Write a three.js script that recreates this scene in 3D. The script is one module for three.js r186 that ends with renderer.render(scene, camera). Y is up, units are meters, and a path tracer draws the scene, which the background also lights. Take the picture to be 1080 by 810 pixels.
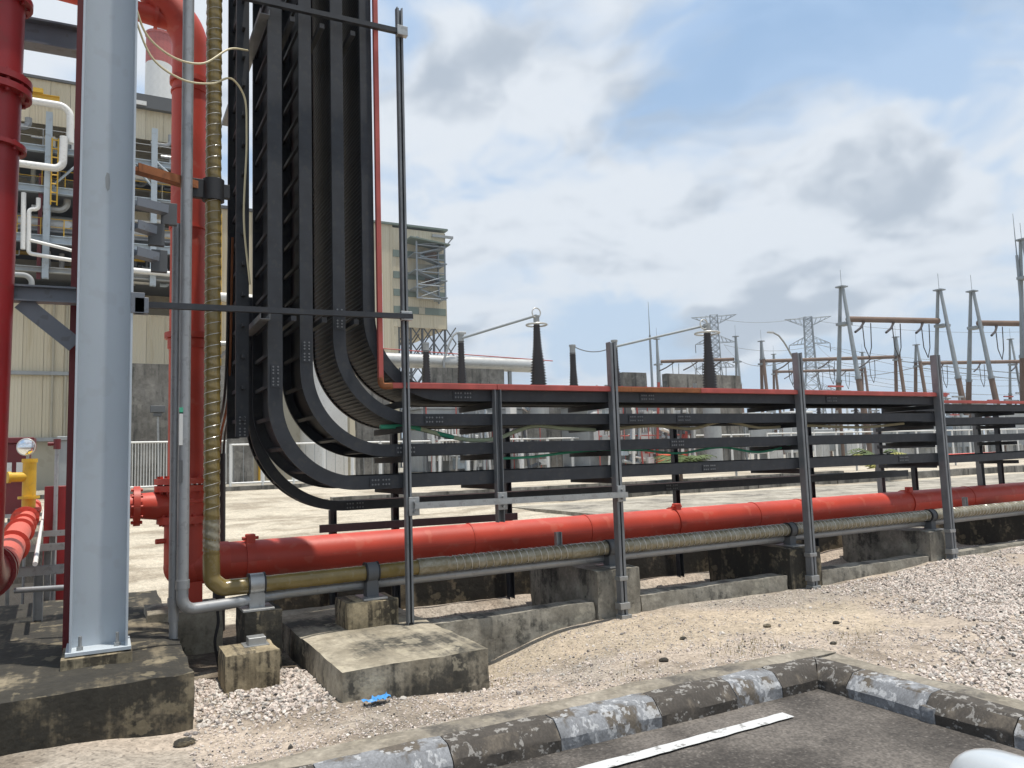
import * as THREE from 'three';
import { mergeGeometries, toCreasedNormals } from 'three/addons/utils/BufferGeometryUtils.js';
import { RoundedBoxGeometry } from 'three/addons/geometries/RoundedBoxGeometry.js';

// ------------------------------------------------------------------ camera, sky, sun, exposure
const scene = new THREE.Scene();
const V3 = (x, y, z) => new THREE.Vector3(x, y, z);
const camera = new THREE.PerspectiveCamera(53.13, 4 / 3, 0.05, 3000);
camera.position.set(0, 1.55, 0);
{
  const yaw = 28.13 * Math.PI / 180, pitch = 5.51 * Math.PI / 180, roll = 1.83 * Math.PI / 180;
  const f = V3(Math.sin(yaw) * Math.cos(pitch), Math.sin(pitch), -Math.cos(yaw) * Math.cos(pitch));
  const r = V3(Math.cos(yaw), 0, Math.sin(yaw)), u = r.clone().cross(f);
  const u2 = u.clone().multiplyScalar(Math.cos(roll)).addScaledVector(r, Math.sin(roll));
  camera.up.copy(u2); camera.lookAt(f.add(camera.position));
}
const renderer = new THREE.WebGLRenderer({ antialias: true });
renderer.toneMapping = THREE.LinearToneMapping;
renderer.toneMappingExposure = 1.0;
renderer.shadowMap.enabled = true;
const sun = new THREE.DirectionalLight(new THREE.Color(1, 0.94, 0.85), 5);
sun.position.set(9, 100, 9); sun.target.position.set(4, 0, -8);
sun.position.add(sun.target.position);
sun.castShadow = true; sun.shadow.radius = 1.5; sun.shadow.mapSize.set(4096, 4096);
Object.assign(sun.shadow.camera, { left: -70, right: 90, top: 90, bottom: -90, near: 1, far: 320 });
scene.add(sun, sun.target);

// ------------------------------------------------------------------ noise
function rng(seed) { let a = seed >>> 0; return () => { a = (a + 0x6D2B79F5) | 0; let t = Math.imul(a ^ (a >>> 15), 1 | a); t = (t + Math.imul(t ^ (t >>> 7), 61 | t)) ^ t; return ((t ^ (t >>> 14)) >>> 0) / 4294967296; }; }
const R = rng(7);
const hsh = (x, y, s) => { let h = Math.imul(x, 374761393) + Math.imul(y, 668265263) + Math.imul(s, 2147483647 ^ 974711); h = Math.imul(h ^ (h >>> 13), 1274126177); return ((h ^ (h >>> 16)) >>> 0) / 4294967296; };
function vn(x, y, per, s) {
  const xi = Math.floor(x), yi = Math.floor(y); let fx = x - xi, fy = y - yi; fx = fx * fx * (3 - 2 * fx); fy = fy * fy * (3 - 2 * fy);
  const m = per ? (v) => ((v % per) + per) % per : (v) => v;
  const a = hsh(m(xi), m(yi), s), b = hsh(m(xi + 1), m(yi), s), c = hsh(m(xi), m(yi + 1), s), d = hsh(m(xi + 1), m(yi + 1), s);
  return (a + (b - a) * fx) * (1 - fy) + (c + (d - c) * fx) * fy;
}
function fbm(x, y, per, s, o = 4, g = 0.5) { let v = 0, a = 1, t = 0; for (let i = 0; i < o; i++) { v += a * vn(x, y, per, s + i); t += a; a *= g; x *= 2; y *= 2; per = per ? per * 2 : 0; } return v / t; }
const ss = (a, b, x) => { const t = Math.min(1, Math.max(0, (x - a) / (b - a))); return t * t * (3 - 2 * t); };
const mix = (a, b, t) => a + (b - a) * t;
const mix3 = (a, b, t) => [mix(a[0], b[0], t), mix(a[1], b[1], t), mix(a[2], b[2], t)];
const toS = (v) => { v = Math.min(1, Math.max(0, v)); return v <= 0.0031308 ? 12.92 * v : 1.055 * v ** (1 / 2.4) - 0.055; };

// ------------------------------------------------------------------ sky (air and clouds)
{
  const W = 2048, Hh = 1024, d = new Float32Array(W * Hh * 4);
  const SX = 5.3, SZ = 2.2;
  for (let j = 0; j < Hh; j++) for (let i = 0; i < W; i++) {
    const phi = ((i + 0.5) / W - 0.5) * 2 * Math.PI, th = ((j + 0.5) / Hh - 0.5) * Math.PI, o = (j * W + i) * 4;
    const y = Math.sin(th), c = Math.cos(th), x = c * Math.cos(phi), z = c * Math.sin(phi);
    let col;
    if (y < -0.02) col = [0.30, 0.29, 0.27];
    else {
      const yy = Math.max(y, 0), k = 1 / (yy + 0.22), px = x * k * 1.9 + SX, pz = z * k * 1.9 + SZ;
      const wx = fbm(px * 0.9 + 9, pz * 0.9, 0, 51, 5) - 0.5, wz = fbm(px * 0.9, pz * 0.9 + 5, 0, 61, 5) - 0.5;
      const n = fbm(px * 1.1 + wx * 1.3, pz * 1.1 + wz * 1.3, 0, 21, 8, 0.56);
      const big = fbm(px * 0.5 + 4.2, pz * 0.5 + 1.7, 0, 33, 3);
      const thick = fbm(px * 1.25 + 11 + wx * 1.1, pz * 1.25 + 3 + wz * 1.1, 0, 41, 8, 0.57);
      const cov = ss(0.36, 0.53, n * 0.85 + big * 0.15);
      const blue = mix3([0.50, 0.68, 0.88], [0.29, 0.50, 0.82], ss(0.0, 0.6, yy));
      const den = ss(0.46, 0.61, thick * 0.75 + n * 0.25) * 0.74;
      const cloud = mix3([0.80, 0.855, 0.92], [0.38, 0.455, 0.555], den);
      col = mix3(blue, cloud, 0.25 + 0.74 * cov);
      const hz = Math.exp(-yy * 8); col = mix3(col, [0.58, 0.68, 0.78], hz * 0.45);
    }
    d[o] = col[0]; d[o + 1] = col[1]; d[o + 2] = col[2]; d[o + 3] = 1;
  }
  const t = new THREE.DataTexture(d, W, Hh, THREE.RGBAFormat, THREE.FloatType);
  t.mapping = THREE.EquirectangularReflectionMapping; t.magFilter = t.minFilter = THREE.LinearFilter; t.wrapS = THREE.RepeatWrapping; t.needsUpdate = true;
  scene.background = t; scene.environment = t;
}

// ------------------------------------------------------------------ textures and materials
function tex(n, fn, size, srgb = true) {                       // fn(u, v) -> linear rgb; tile of `size` metres
  const d = new Uint8Array(n * n * 4);
  for (let j = 0; j < n; j++) for (let i = 0; i < n; i++) {
    const c = fn(i / n, j / n), o = (j * n + i) * 4;
    for (let k = 0; k < 3; k++) d[o + k] = Math.round(255 * (srgb ? toS(c[k]) : Math.min(1, Math.max(0, c[k])))); d[o + 3] = 255;
  }
  const t = new THREE.DataTexture(d, n, n, THREE.RGBAFormat);
  t.wrapS = t.wrapT = THREE.RepeatWrapping; t.magFilter = THREE.LinearFilter; t.minFilter = THREE.LinearMipmapLinearFilter; t.generateMipmaps = true;
  if (srgb) t.colorSpace = THREE.SRGBColorSpace; t.repeat.set(1 / size, 1 / size); t.needsUpdate = true; return t;
}
const g1 = (v) => [v, v, v];
function std(o) { return new THREE.MeshStandardMaterial(o); }
const lin = (r, g, b) => new THREE.Color().setRGB(r, g, b);
function concreteTex(seed, stain, light = [0.34, 0.31, 0.25], dark = [0.03, 0.03, 0.027], size = 2.2, streak = 0.3, n = 768) {
  return tex(n, (u, v) => {
    const f = fbm(u * 8, v * 8, 8, seed, 7, 0.66), b = fbm(u * 4, v * 4, 4, seed + 20, 8, 0.62), str = fbm(u * 40, v * 3, 40, seed + 40, 5, 0.6), fine = fbm(u * 64, v * 64, 64, seed + 60, 4, 0.7);
    let c = mix3(light, [light[0] * 0.55, light[1] * 0.54, light[2] * 0.52], ss(0.25, 0.75, f));
    const s = ss(0.56 - stain * 0.26, 0.80 - stain * 0.26, b * (1 - streak) + str * streak + (fine - 0.5) * 0.3);
    c = mix3(c, dark, s * 0.92);
    const w = ss(0.64, 0.70, fbm(u * 16, v * 16, 16, seed + 80, 6, 0.6)); c = mix3(c, [light[0] * 1.15, light[1] * 1.15, light[2] * 1.1], w * 0.4);
    return c.map((q) => q * (0.6 + 0.8 * fine));
  }, size);
}
const concBump = tex(512, (u, v) => g1(0.55 * fbm(u * 40, v * 40, 40, 3, 4, 0.6) + 0.45 * fbm(u * 8, v * 8, 8, 5, 4)), 1.4, false);
const cMat = (seed, stain, light, dark, size, streak, n) => std({ map: concreteTex(seed, stain, light, dark, size, streak, n), bumpMap: concBump, bumpScale: 0.006, roughness: 0.93 });
const paintTex = (base, seed, amt, spots, size = 1.3) => tex(256, (u, v) => {
  const a = fbm(u * 4, v * 4, 4, seed, 5, 0.55), b = fbm(u * 24, v * 3, 24, seed + 9, 3), s = ss(0.68, 0.74, fbm(u * 18, v * 18, 18, seed + 17, 3));
  const k = 1 + amt * (a - 0.5) * 2 + amt * 0.6 * (b - 0.5); return mix3(base.map((c) => c * k), spots, s * 0.35);
}, size);
const fineBump = tex(256, (u, v) => g1(fbm(u * 30, v * 30, 30, 91, 4, 0.6)), 0.6, false);
const M = {
  block: cMat(101, 0.42, [0.40, 0.36, 0.28]), blockDark: cMat(131, 0.97, [0.26, 0.22, 0.15], [0.016, 0.016, 0.014]), wall: cMat(161, 0.3, [0.35, 0.33, 0.28]), ped: cMat(191, 0.56, [0.40, 0.335, 0.22], [0.03, 0.025, 0.018], 1.4, 0.5),
  slab: cMat(211, 0.26, [0.40, 0.37, 0.31], [0.06, 0.055, 0.05], 3, 0.2, 512), blast: cMat(241, 0.28, [0.23, 0.22, 0.20], [0.045, 0.045, 0.04], 9, 0.75, 512),
  red: std({ map: paintTex([0.53, 0.058, 0.032], 301, 0.32, [0.55, 0.15, 0.10], 2.1), roughness: 0.5, bumpMap: fineBump, bumpScale: 0.0006 }),
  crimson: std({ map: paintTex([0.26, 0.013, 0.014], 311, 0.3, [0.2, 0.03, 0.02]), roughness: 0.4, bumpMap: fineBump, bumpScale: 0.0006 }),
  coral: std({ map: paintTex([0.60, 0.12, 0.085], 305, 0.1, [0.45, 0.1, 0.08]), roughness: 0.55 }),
  silver: std({ color: lin(0.55, 0.54, 0.50), roughness: 0.28, metalness: 0.3 }),
  maroon: std({ map: paintTex([0.13, 0.012, 0.016], 315, 0.16, [0.1, 0.03, 0.02]), roughness: 0.5 }),
  strip: std({ map: paintTex([0.42, 0.085, 0.07], 321, 0.3, [0.28, 0.10, 0.03], 0.9), roughness: 0.6 }),
  rust: std({ map: paintTex([0.26, 0.095, 0.035], 331, 0.5, [0.10, 0.04, 0.02], 0.5), roughness: 0.85 }),
  column: std({ map: paintTex([0.45, 0.50, 0.545], 341, 0.06, [0.40, 0.43, 0.46], 1.7), roughness: 0.38 }),
  tray: std({ map: paintTex([0.023, 0.026, 0.032], 351, 0.5, [0.05, 0.047, 0.042], 0.8), roughness: 0.62 }),
  post: std({ map: paintTex([0.17, 0.18, 0.19], 361, 0.35, [0.22, 0.22, 0.22], 0.7), roughness: 0.5, metalness: 0.2 }),
  galv: std({ map: paintTex([0.36, 0.37, 0.37], 371, 0.28, [0.20, 0.19, 0.17], 0.5), roughness: 0.42, metalness: 0.55 }),
  conduit: std({ map: paintTex([0.30, 0.31, 0.32], 376, 0.2, [0.2, 0.2, 0.19], 0.6), roughness: 0.45, metalness: 0.35 }),
  beam: std({ map: paintTex([0.15, 0.165, 0.19], 381, 0.15, [0.08, 0.07, 0.06], 0.9), roughness: 0.5 }),
  black: std({ color: lin(0.018, 0.018, 0.02), roughness: 0.55 }),
  brownCable: std({ map: paintTex([0.11, 0.045, 0.03], 391, 0.3, [0.05, 0.03, 0.02], 0.5), roughness: 0.7 }),
  olive: std({ map: paintTex([0.19, 0.14, 0.048], 401, 0.22, [0.24, 0.20, 0.12], 0.5), roughness: 0.22 }),
  cream: std({ color: lin(0.60, 0.53, 0.34), roughness: 0.55 }), green: std({ color: lin(0.08, 0.45, 0.28), roughness: 0.5 }), paleGreen: std({ color: lin(0.66, 0.74, 0.5), roughness: 0.5 }),
  beige: std({ map: paintTex([0.56, 0.50, 0.37], 411, 0.06, [0.45, 0.37, 0.24], 6), roughness: 0.7 }),
  beige2: std({ map: paintTex([0.60, 0.54, 0.41], 415, 0.06, [0.45, 0.37, 0.24], 6), roughness: 0.7 }),
  beigeGrey: std({ map: paintTex([0.40, 0.37, 0.29], 419, 0.12, [0.3, 0.27, 0.2], 8), roughness: 0.8 }),
  steelBlue: std({ map: paintTex([0.36, 0.42, 0.47], 421, 0.1, [0.25, 0.25, 0.25], 3), roughness: 0.6 }),
  white: std({ map: paintTex([0.70, 0.70, 0.68], 425, 0.08, [0.5, 0.48, 0.42], 2), roughness: 0.45 }),
  lagging: std({ map: paintTex([0.52, 0.52, 0.50], 428, 0.14, [0.35, 0.32, 0.28], 2), roughness: 0.35, metalness: 0.4 }),
  darkGrey: std({ color: lin(0.10, 0.105, 0.11), roughness: 0.7 }), midGrey: std({ map: paintTex([0.30, 0.315, 0.32], 430, 0.15, [0.2, 0.2, 0.2], 2), roughness: 0.6 }),
  yellow: std({ map: paintTex([0.60, 0.36, 0.02], 432, 0.12, [0.4, 0.25, 0.05], 0.6), roughness: 0.45 }), roofGreen: std({ color: lin(0.16, 0.20, 0.175), roughness: 0.7 }),
  insul: std({ color: lin(0.016, 0.009, 0.008), roughness: 0.4 }), gantry: std({ map: paintTex([0.28, 0.31, 0.33], 436, 0.14, [0.2, 0.18, 0.16], 3), roughness: 0.6, metalness: 0.2 }),
  gantryRust: std({ map: paintTex([0.17, 0.115, 0.085], 438, 0.2, [0.1, 0.06, 0.04], 3), roughness: 0.8 }), lattice: std({ color: lin(0.27, 0.30, 0.325), roughness: 0.6, metalness: 0.3 }),
  wire: std({ color: lin(0.16, 0.17, 0.18), roughness: 0.6 }), carWhite: new THREE.MeshPhysicalMaterial({ color: lin(0.45, 0.48, 0.50), roughness: 0.35, clearcoat: 1, clearcoatRoughness: 0.05 }),
  glass: std({ color: lin(0.05, 0.06, 0.065), roughness: 0.06, metalness: 0.2 }), mirrorGlass: std({ color: lin(0.8, 0.82, 0.84), roughness: 0.05, metalness: 1 }),
  tyre: std({ color: lin(0.02, 0.02, 0.02), roughness: 0.85 }), blue: std({ color: lin(0.06, 0.27, 0.62), roughness: 0.5 }), orange: std({ color: lin(0.62, 0.12, 0.05), roughness: 0.6 }),
  leaf: new THREE.MeshPhysicalMaterial({ color: lin(0.07, 0.10, 0.022), roughness: 0.7, side: THREE.DoubleSide }), leafYellow: std({ color: lin(0.26, 0.25, 0.06), roughness: 0.7, side: THREE.DoubleSide }),
  dryGrass: std({ color: lin(0.24, 0.20, 0.07), roughness: 0.8, side: THREE.DoubleSide }), stone: std({ color: lin(1, 1, 1), roughness: 0.9 }), paintLine: std({ map: tex(256, (u, v) => { const s = ss(0.60, 0.7, fbm(u * 14, v * 14, 14, 77, 5, 0.6)); return mix3([0.52, 0.53, 0.53], [0.15, 0.14, 0.13], s * 0.75); }, 0.6), roughness: 0.7 }),
};
M.asphalt = std({
  map: tex(512, (u, v) => { const a = fbm(u * 160, v * 160, 160, 501, 2), b = fbm(u * 4, v * 4, 4, 505, 5), s = ss(0.7, 0.78, fbm(u * 150, v * 150, 150, 509, 2)); return mix3(mix3([0.048, 0.042, 0.037], [0.155, 0.138, 0.122], ss(0.25, 0.75, b)), [0.22, 0.20, 0.18], s * 0.35).map((q) => q * (0.45 + 1.1 * a)); }, 1.5),
  bumpMap: tex(512, (u, v) => g1(fbm(u * 80, v * 80, 80, 521, 3, 0.6)), 1.5, false), bumpScale: 0.006, roughness: 0.9,
});
M.asphalt.map.repeat.set(1 / 1.9, 1 / 1.9);
// worn kerb paint: flakes of white or black over brownish concrete
const kerbTex = (seed, paint, cover, second, amt) => tex(768, (u, v) => {
  const f = fbm(u * 10, v * 10, 10, seed, 7, 0.64), g = fbm(u * 4, v * 4, 4, seed + 11, 6, 0.6), sp = ss(0.60, 0.66, fbm(u * 22, v * 22, 22, seed + 23, 5, 0.62)), fine = fbm(u * 90, v * 90, 90, seed + 31, 3, 0.7);
  let c = mix3([0.135, 0.115, 0.09], [0.06, 0.05, 0.042], f);
  const p = ss(1 - cover - 0.07, 1 - cover + 0.05, f * 0.5 + g * 0.5); c = mix3(c, paint.map((q) => q * (0.45 + 1.1 * f)), p * 0.9);
  return mix3(c, second, sp * amt).map((q) => q * (0.65 + 0.7 * fine));
}, 0.9);
M.kerbWhite = std({ map: kerbTex(601, [0.20, 0.21, 0.225], 0.52, [0.42, 0.43, 0.44], 0.7), roughness: 0.85, bumpMap: concBump, bumpScale: 0.005 });
M.kerbBlack = std({ map: kerbTex(641, [0.055, 0.048, 0.041], 0.54, [0.36, 0.35, 0.33], 0.55), roughness: 0.85, bumpMap: concBump, bumpScale: 0.005 });
M.mortar = cMat(671, 0.4, [0.30, 0.27, 0.22], [0.06, 0.055, 0.05], 1.6, 0.1, 512);
// taped pipe: silver tape over olive
M.taped = std({ map: tex(256, (u, v) => { const a = fbm(u * 6, v * 6, 6, 701, 5, 0.6), b = fbm(u * 30, v * 30, 30, 711, 3); return mix3([0.20, 0.175, 0.11], [0.29, 0.27, 0.21], ss(0.3, 0.7, a * 0.6 + b * 0.4)); }, 0.5), roughness: 0.24, metalness: 0.2 });
M.ground = std({
  vertexColors: true, roughness: 0.95,
  map: tex(1024, (u, v) => { const a = fbm(u * 180, v * 180, 180, 801, 2), b = fbm(u * 50, v * 50, 50, 805, 3), c = fbm(u * 6, v * 6, 6, 809, 5, 0.55), s = ss(0.72, 0.8, fbm(u * 120, v * 120, 120, 813, 2)); const k = (0.55 + 0.55 * a) * (0.72 + 0.45 * b) * (0.78 + 0.4 * c); return mix3([k, k * 0.98, k * 0.95], [0.16, 0.15, 0.15], s * 0.5); }, 2.6),
  bumpMap: tex(512, (u, v) => g1(0.7 * fbm(u * 80, v * 80, 80, 821, 3, 0.6) + 0.3 * fbm(u * 12, v * 12, 12, 825, 3)), 1.7, false), bumpScale: 0.022,
});

// ------------------------------------------------------------------ geometry helpers (all shapes given in metres where they stand)
function metricUV(g) {
  if (g.index) g = g.toNonIndexed();
  if (!g.attributes.normal) g.computeVertexNormals();
  const p = g.attributes.position, n = p.count, uv = new Float32Array(n * 2), a = V3(), b = V3(), c = V3();
  for (let i = 0; i < n; i += 3) {
    a.fromBufferAttribute(p, i); b.fromBufferAttribute(p, i + 1).sub(a); c.fromBufferAttribute(p, i + 2).sub(a); b.cross(c);
    const x = Math.abs(b.x), y = Math.abs(b.y), z = Math.abs(b.z);
    for (let k = 0; k < 3; k++) {
      a.fromBufferAttribute(p, i + k); const o = (i + k) * 2;
      if (y >= x && y >= z) { uv[o] = a.x; uv[o + 1] = a.z; } else if (x >= z) { uv[o] = a.z + 3.3; uv[o + 1] = a.y; } else { uv[o] = a.x + 1.7; uv[o + 1] = a.y; }
    }
  }
  g.setAttribute('uv', new THREE.BufferAttribute(uv, 2)); return g;
}
function bx(x0, x1, y0, y1, z0, z1, bev = 0) {
  const w = Math.abs(x1 - x0), h = Math.abs(y1 - y0), d = Math.abs(z1 - z0);
  const g = bev ? new RoundedBoxGeometry(w, h, d, 2, Math.min(bev, w / 2.1, h / 2.1, d / 2.1)) : new THREE.BoxGeometry(w, h, d);
  g.translate((x0 + x1) / 2, (y0 + y1) / 2, (z0 + z1) / 2); return metricUV(g);
}
// rough concrete block: subdivided, edges knocked about
function rough(x0, x1, y0, y1, z0, z1, amp = 0.012, seed = 1, cell = 0.12) {
  const w = x1 - x0, h = y1 - y0, d = z1 - z0, n = (q) => Math.max(1, Math.min(40, Math.round(q / cell)));
  let g = new RoundedBoxGeometry(w, h, d, 1, 0.018);
  g = new THREE.BoxGeometry(w, h, d, n(w), n(h), n(d)); g.translate((x0 + x1) / 2, (y0 + y1) / 2, (z0 + z1) / 2);
  const p = g.attributes.position, v = V3();
  for (let i = 0; i < p.count; i++) {
    v.fromBufferAttribute(p, i);
    const e = [[v.x - x0, x1 - v.x], [v.y - y0, y1 - v.y], [v.z - z0, z1 - v.z]].map((q) => Math.min(...q) < 1e-4);
    const cnt = e[0] + e[1] + e[2], cx = (x0 + x1) / 2, cy = (y0 + y1) / 2, cz = (z0 + z1) / 2;
    const nn = (s) => (fbm(v.x * 5 + v.y * 3, v.z * 5 - v.y * 4, 0, seed + s, 3) - 0.5) * 2 * amp;
    const k = cnt >= 2 ? 0.008 + Math.abs(nn(9)) * 1.2 : 0;
    if (e[0]) v.x += nn(1) - Math.sign(v.x - cx) * k; if (e[1]) v.y += (nn(2) - Math.sign(v.y - cy) * k) * (v.y > cy ? 1 : 0); if (e[2]) v.z += nn(3) - Math.sign(v.z - cz) * k;
    p.setXYZ(i, v.x, v.y, v.z);
  }
  g.computeVertexNormals(); g = metricUV(g); return toCreasedNormals(g, 0.7);
}
function frame(dir, up = V3(0, 1, 0)) { const d = dir.clone().normalize(); if (Math.abs(d.dot(up)) > 0.99) up = V3(0, 0, 1); const u = up.clone().cross(d).normalize(), v = d.clone().cross(u); return [u, v, d]; }
const A3 = (p) => (p.isVector3 ? p : V3(...p));
function cyl(a, b, r, seg = 14, r2 = r) {
  a = A3(a); b = A3(b); const L = a.distanceTo(b), g = new THREE.CylinderGeometry(r2, r, L, seg, 1), uv = g.attributes.uv;
  for (let i = 0; i < uv.count; i++) uv.setXY(i, uv.getX(i) * 6.283 * Math.max(r, r2), uv.getY(i) * L);
  g.applyQuaternion(new THREE.Quaternion().setFromUnitVectors(V3(0, 1, 0), b.clone().sub(a).normalize())); g.translate((a.x + b.x) / 2, (a.y + b.y) / 2, (a.z + b.z) / 2);
  return g.toNonIndexed();
}
function roundPath(pts, br, n = 10) {
  pts = pts.map(A3); const out = [pts[0].clone()];
  for (let i = 1; i < pts.length - 1; i++) {
    const p = pts[i], a = pts[i - 1].clone().sub(p), b = pts[i + 1].clone().sub(p), la = a.length(), lb = b.length(); a.normalize(); b.normalize();
    const ang = Math.acos(THREE.MathUtils.clamp(a.dot(b), -1, 1)), t = Math.min(br / Math.tan(ang / 2), la * 0.49, lb * 0.49), s = p.clone().addScaledVector(a, t), e = p.clone().addScaledVector(b, t), rr = t * Math.tan(ang / 2);
    const bis = a.clone().add(b).normalize(), c = p.clone().addScaledVector(bis, rr / Math.sin(ang / 2)), va = s.clone().sub(c), vb = e.clone().sub(c), w = va.angleTo(vb);
    for (let k = 0; k <= n; k++) { const f = k / n; out.push(c.clone().addScaledVector(va, Math.sin((1 - f) * w) / Math.sin(w)).addScaledVector(vb, Math.sin(f * w) / Math.sin(w))); }
  }
  out.push(pts[pts.length - 1].clone()); return out;
}
// tube along points; rad may be a number or f(length, angle)
function tubeAlong(P, rad, seg = 16, caps = true) {
  P = P.map(A3); const n = P.length, pos = [], uv = [], idx = [], rf = typeof rad === 'function' ? rad : () => rad;
  let t0 = P[1].clone().sub(P[0]).normalize(), [u, v] = frame(t0), len = 0; const r0 = rf(0, 0);
  for (let i = 0; i < n; i++) {
    const t = i === 0 ? P[1].clone().sub(P[0]) : i === n - 1 ? P[i].clone().sub(P[i - 1]) : P[i + 1].clone().sub(P[i - 1]); t.normalize();
    const q = new THREE.Quaternion().setFromUnitVectors(t0, t); u.applyQuaternion(q); v.applyQuaternion(q); t0 = t; if (i) len += P[i].distanceTo(P[i - 1]);
    for (let k = 0; k <= seg; k++) { const a = k / seg * 2 * Math.PI, r = rf(len, a); pos.push(P[i].x + (u.x * Math.cos(a) + v.x * Math.sin(a)) * r, P[i].y + (u.y * Math.cos(a) + v.y * Math.sin(a)) * r, P[i].z + (u.z * Math.cos(a) + v.z * Math.sin(a)) * r); uv.push(a * r0, len); }
  }
  for (let i = 0; i < n - 1; i++) for (let k = 0; k < seg; k++) { const a = i * (seg + 1) + k, b = a + seg + 1; idx.push(a, a + 1, b, b, a + 1, b + 1); }
  if (caps) for (const [i, fl] of [[0, 0], [n - 1, 1]]) { const c = pos.length / 3; pos.push(P[i].x, P[i].y, P[i].z); uv.push(0, 0); const s = i * (seg + 1); for (let k = 0; k < seg; k++) fl ? idx.push(c, s + k, s + k + 1) : idx.push(c, s + k + 1, s + k); }
  const g = new THREE.BufferGeometry(); g.setAttribute('position', new THREE.Float32BufferAttribute(pos, 3)); g.setAttribute('uv', new THREE.Float32BufferAttribute(uv, 2)); g.setIndex(idx);
  return toCreasedNormals(g, 0.7);
}
const pipe = (pts, r, br, seg = 16) => tubeAlong(roundPath(pts, br), r, seg);
function sag(a, b, s, r, seg = 5, n = 14) { a = A3(a); b = A3(b); const P = []; for (let i = 0; i <= n; i++) { const t = i / n, p = a.clone().lerp(b, t); p.y -= s * 4 * t * (1 - t); P.push(p); } return tubeAlong(P, r, seg, false); }
function spline(pts, r, seg = 7, n = 40) { return tubeAlong(new THREE.CatmullRomCurve3(pts.map(A3)).getPoints(n), r, seg); }
// straight bar with an open or closed cross-section ([u, v] outline), v roughly up
function bar(prof, a, b, up = V3(0, 1, 0)) {
  a = A3(a); b = A3(b); const [u, v, d] = frame(b.clone().sub(a), up), L = a.distanceTo(b), sh = new THREE.Shape(prof.map((p) => new THREE.Vector2(p[0], p[1])));
  const g = new THREE.ExtrudeGeometry(sh, { depth: L, bevelEnabled: false, steps: 1 }), m = new THREE.Matrix4().makeBasis(u, v, d).setPosition(a); g.applyMatrix4(m); return metricUV(g);
}
const rect = (w, h) => [[-w / 2, -h / 2], [w / 2, -h / 2], [w / 2, h / 2], [-w / 2, h / 2]];
const chan = (w, d, t) => [[-w / 2, -d / 2], [w / 2, -d / 2], [w / 2, d / 2], [w / 2 - t, d / 2], [w / 2 - t, -d / 2 + t], [-w / 2 + t, -d / 2 + t], [-w / 2 + t, d / 2], [-w / 2, d / 2]];
const isec = (w, h, tw, tf) => [[-w / 2, -h / 2], [w / 2, -h / 2], [w / 2, -h / 2 + tf], [tw / 2, -h / 2 + tf], [tw / 2, h / 2 - tf], [w / 2, h / 2 - tf], [w / 2, h / 2], [-w / 2, h / 2], [-w / 2, h / 2 - tf], [-tw / 2, h / 2 - tf], [-tw / 2, -h / 2 + tf], [-w / 2, -h / 2 + tf]];
const angl = (a, t) => [[0, 0], [a, 0], [a, t], [t, t], [t, a], [0, a]];
const merge = (arr) => mergeGeometries(arr.map((g) => { g = g.index ? g.toNonIndexed() : g; for (const k of Object.keys(g.attributes)) if (!['position', 'normal', 'uv'].includes(k)) g.deleteAttribute(k); if (!g.attributes.uv) metricUV(g); return g; }));
// sweep of an outline (a = across the path in its plane, b = z) along a path in the x-y plane
function sweep(path, prof) {
  const n = path.length, m = prof.length, pos = [], uv = []; const sec = []; let len = 0;
  for (let i = 0; i < n; i++) {
    const p = path[i], q0 = path[Math.max(0, i - 1)], q1 = path[Math.min(n - 1, i + 1)], tx = q1[0] - q0[0], ty = q1[1] - q0[1], l = Math.hypot(tx, ty), nx = -ty / l, ny = tx / l;
    if (i) len += Math.hypot(p[0] - path[i - 1][0], p[1] - path[i - 1][1]); sec.push(prof.map(([a, b]) => [p[0] + nx * a, p[1] + ny * a, b, len]));
  }
  const quad = (A, B, C, D, w0, w1) => { for (const [q, w] of [[A, w0], [B, w1], [C, w1], [A, w0], [C, w1], [D, w0]]) { pos.push(q[0], q[1], q[2]); uv.push(q[3], w); } };
  let w = 0;
  for (let k = 0; k < m; k++) { const k2 = (k + 1) % m, dw = Math.hypot(prof[k2][0] - prof[k][0], prof[k2][1] - prof[k][1]); for (let i = 0; i < n - 1; i++) quad(sec[i][k], sec[i][k2], sec[i + 1][k2], sec[i + 1][k], w, w + dw); w += dw; }
  for (const [i, f] of [[0, 1], [n - 1, 0]]) { const tri = THREE.ShapeUtils.triangulateShape(prof.map((p) => new THREE.Vector2(p[0], p[1])), []); for (const t of tri) for (const k of f ? t : [t[0], t[2], t[1]]) { pos.push(...sec[i][k].slice(0, 3)); uv.push(sec[i][k][2], sec[i][k][1]); } }
  const g = new THREE.BufferGeometry(); g.setAttribute('position', new THREE.Float32BufferAttribute(pos, 3)); g.setAttribute('uv', new THREE.Float32BufferAttribute(uv, 2)); return toCreasedNormals(g, 0.5);
}
function flange(c, ax, r, th, bolts = 12, br = 0.011, pcd = 0.86) {    // disc with bolt heads on both faces
  c = A3(c); ax = A3(ax).clone().normalize(); const [u, v] = frame(ax), gs = [cyl(c.clone().addScaledVector(ax, -th / 2), c.clone().addScaledVector(ax, th / 2), r, 28)];
  const bs = []; for (let i = 0; i < bolts; i++) { const a = i / bolts * 2 * Math.PI, p = c.clone().addScaledVector(u, Math.cos(a) * r * pcd).addScaledVector(v, Math.sin(a) * r * pcd); bs.push(cyl(p.clone().addScaledVector(ax, -th / 2 - br * 1.4), p.clone().addScaledVector(ax, th / 2 + br * 1.4), br, 6)); }
  return [merge(gs), bs.length ? merge(bs) : null];
}

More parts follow.
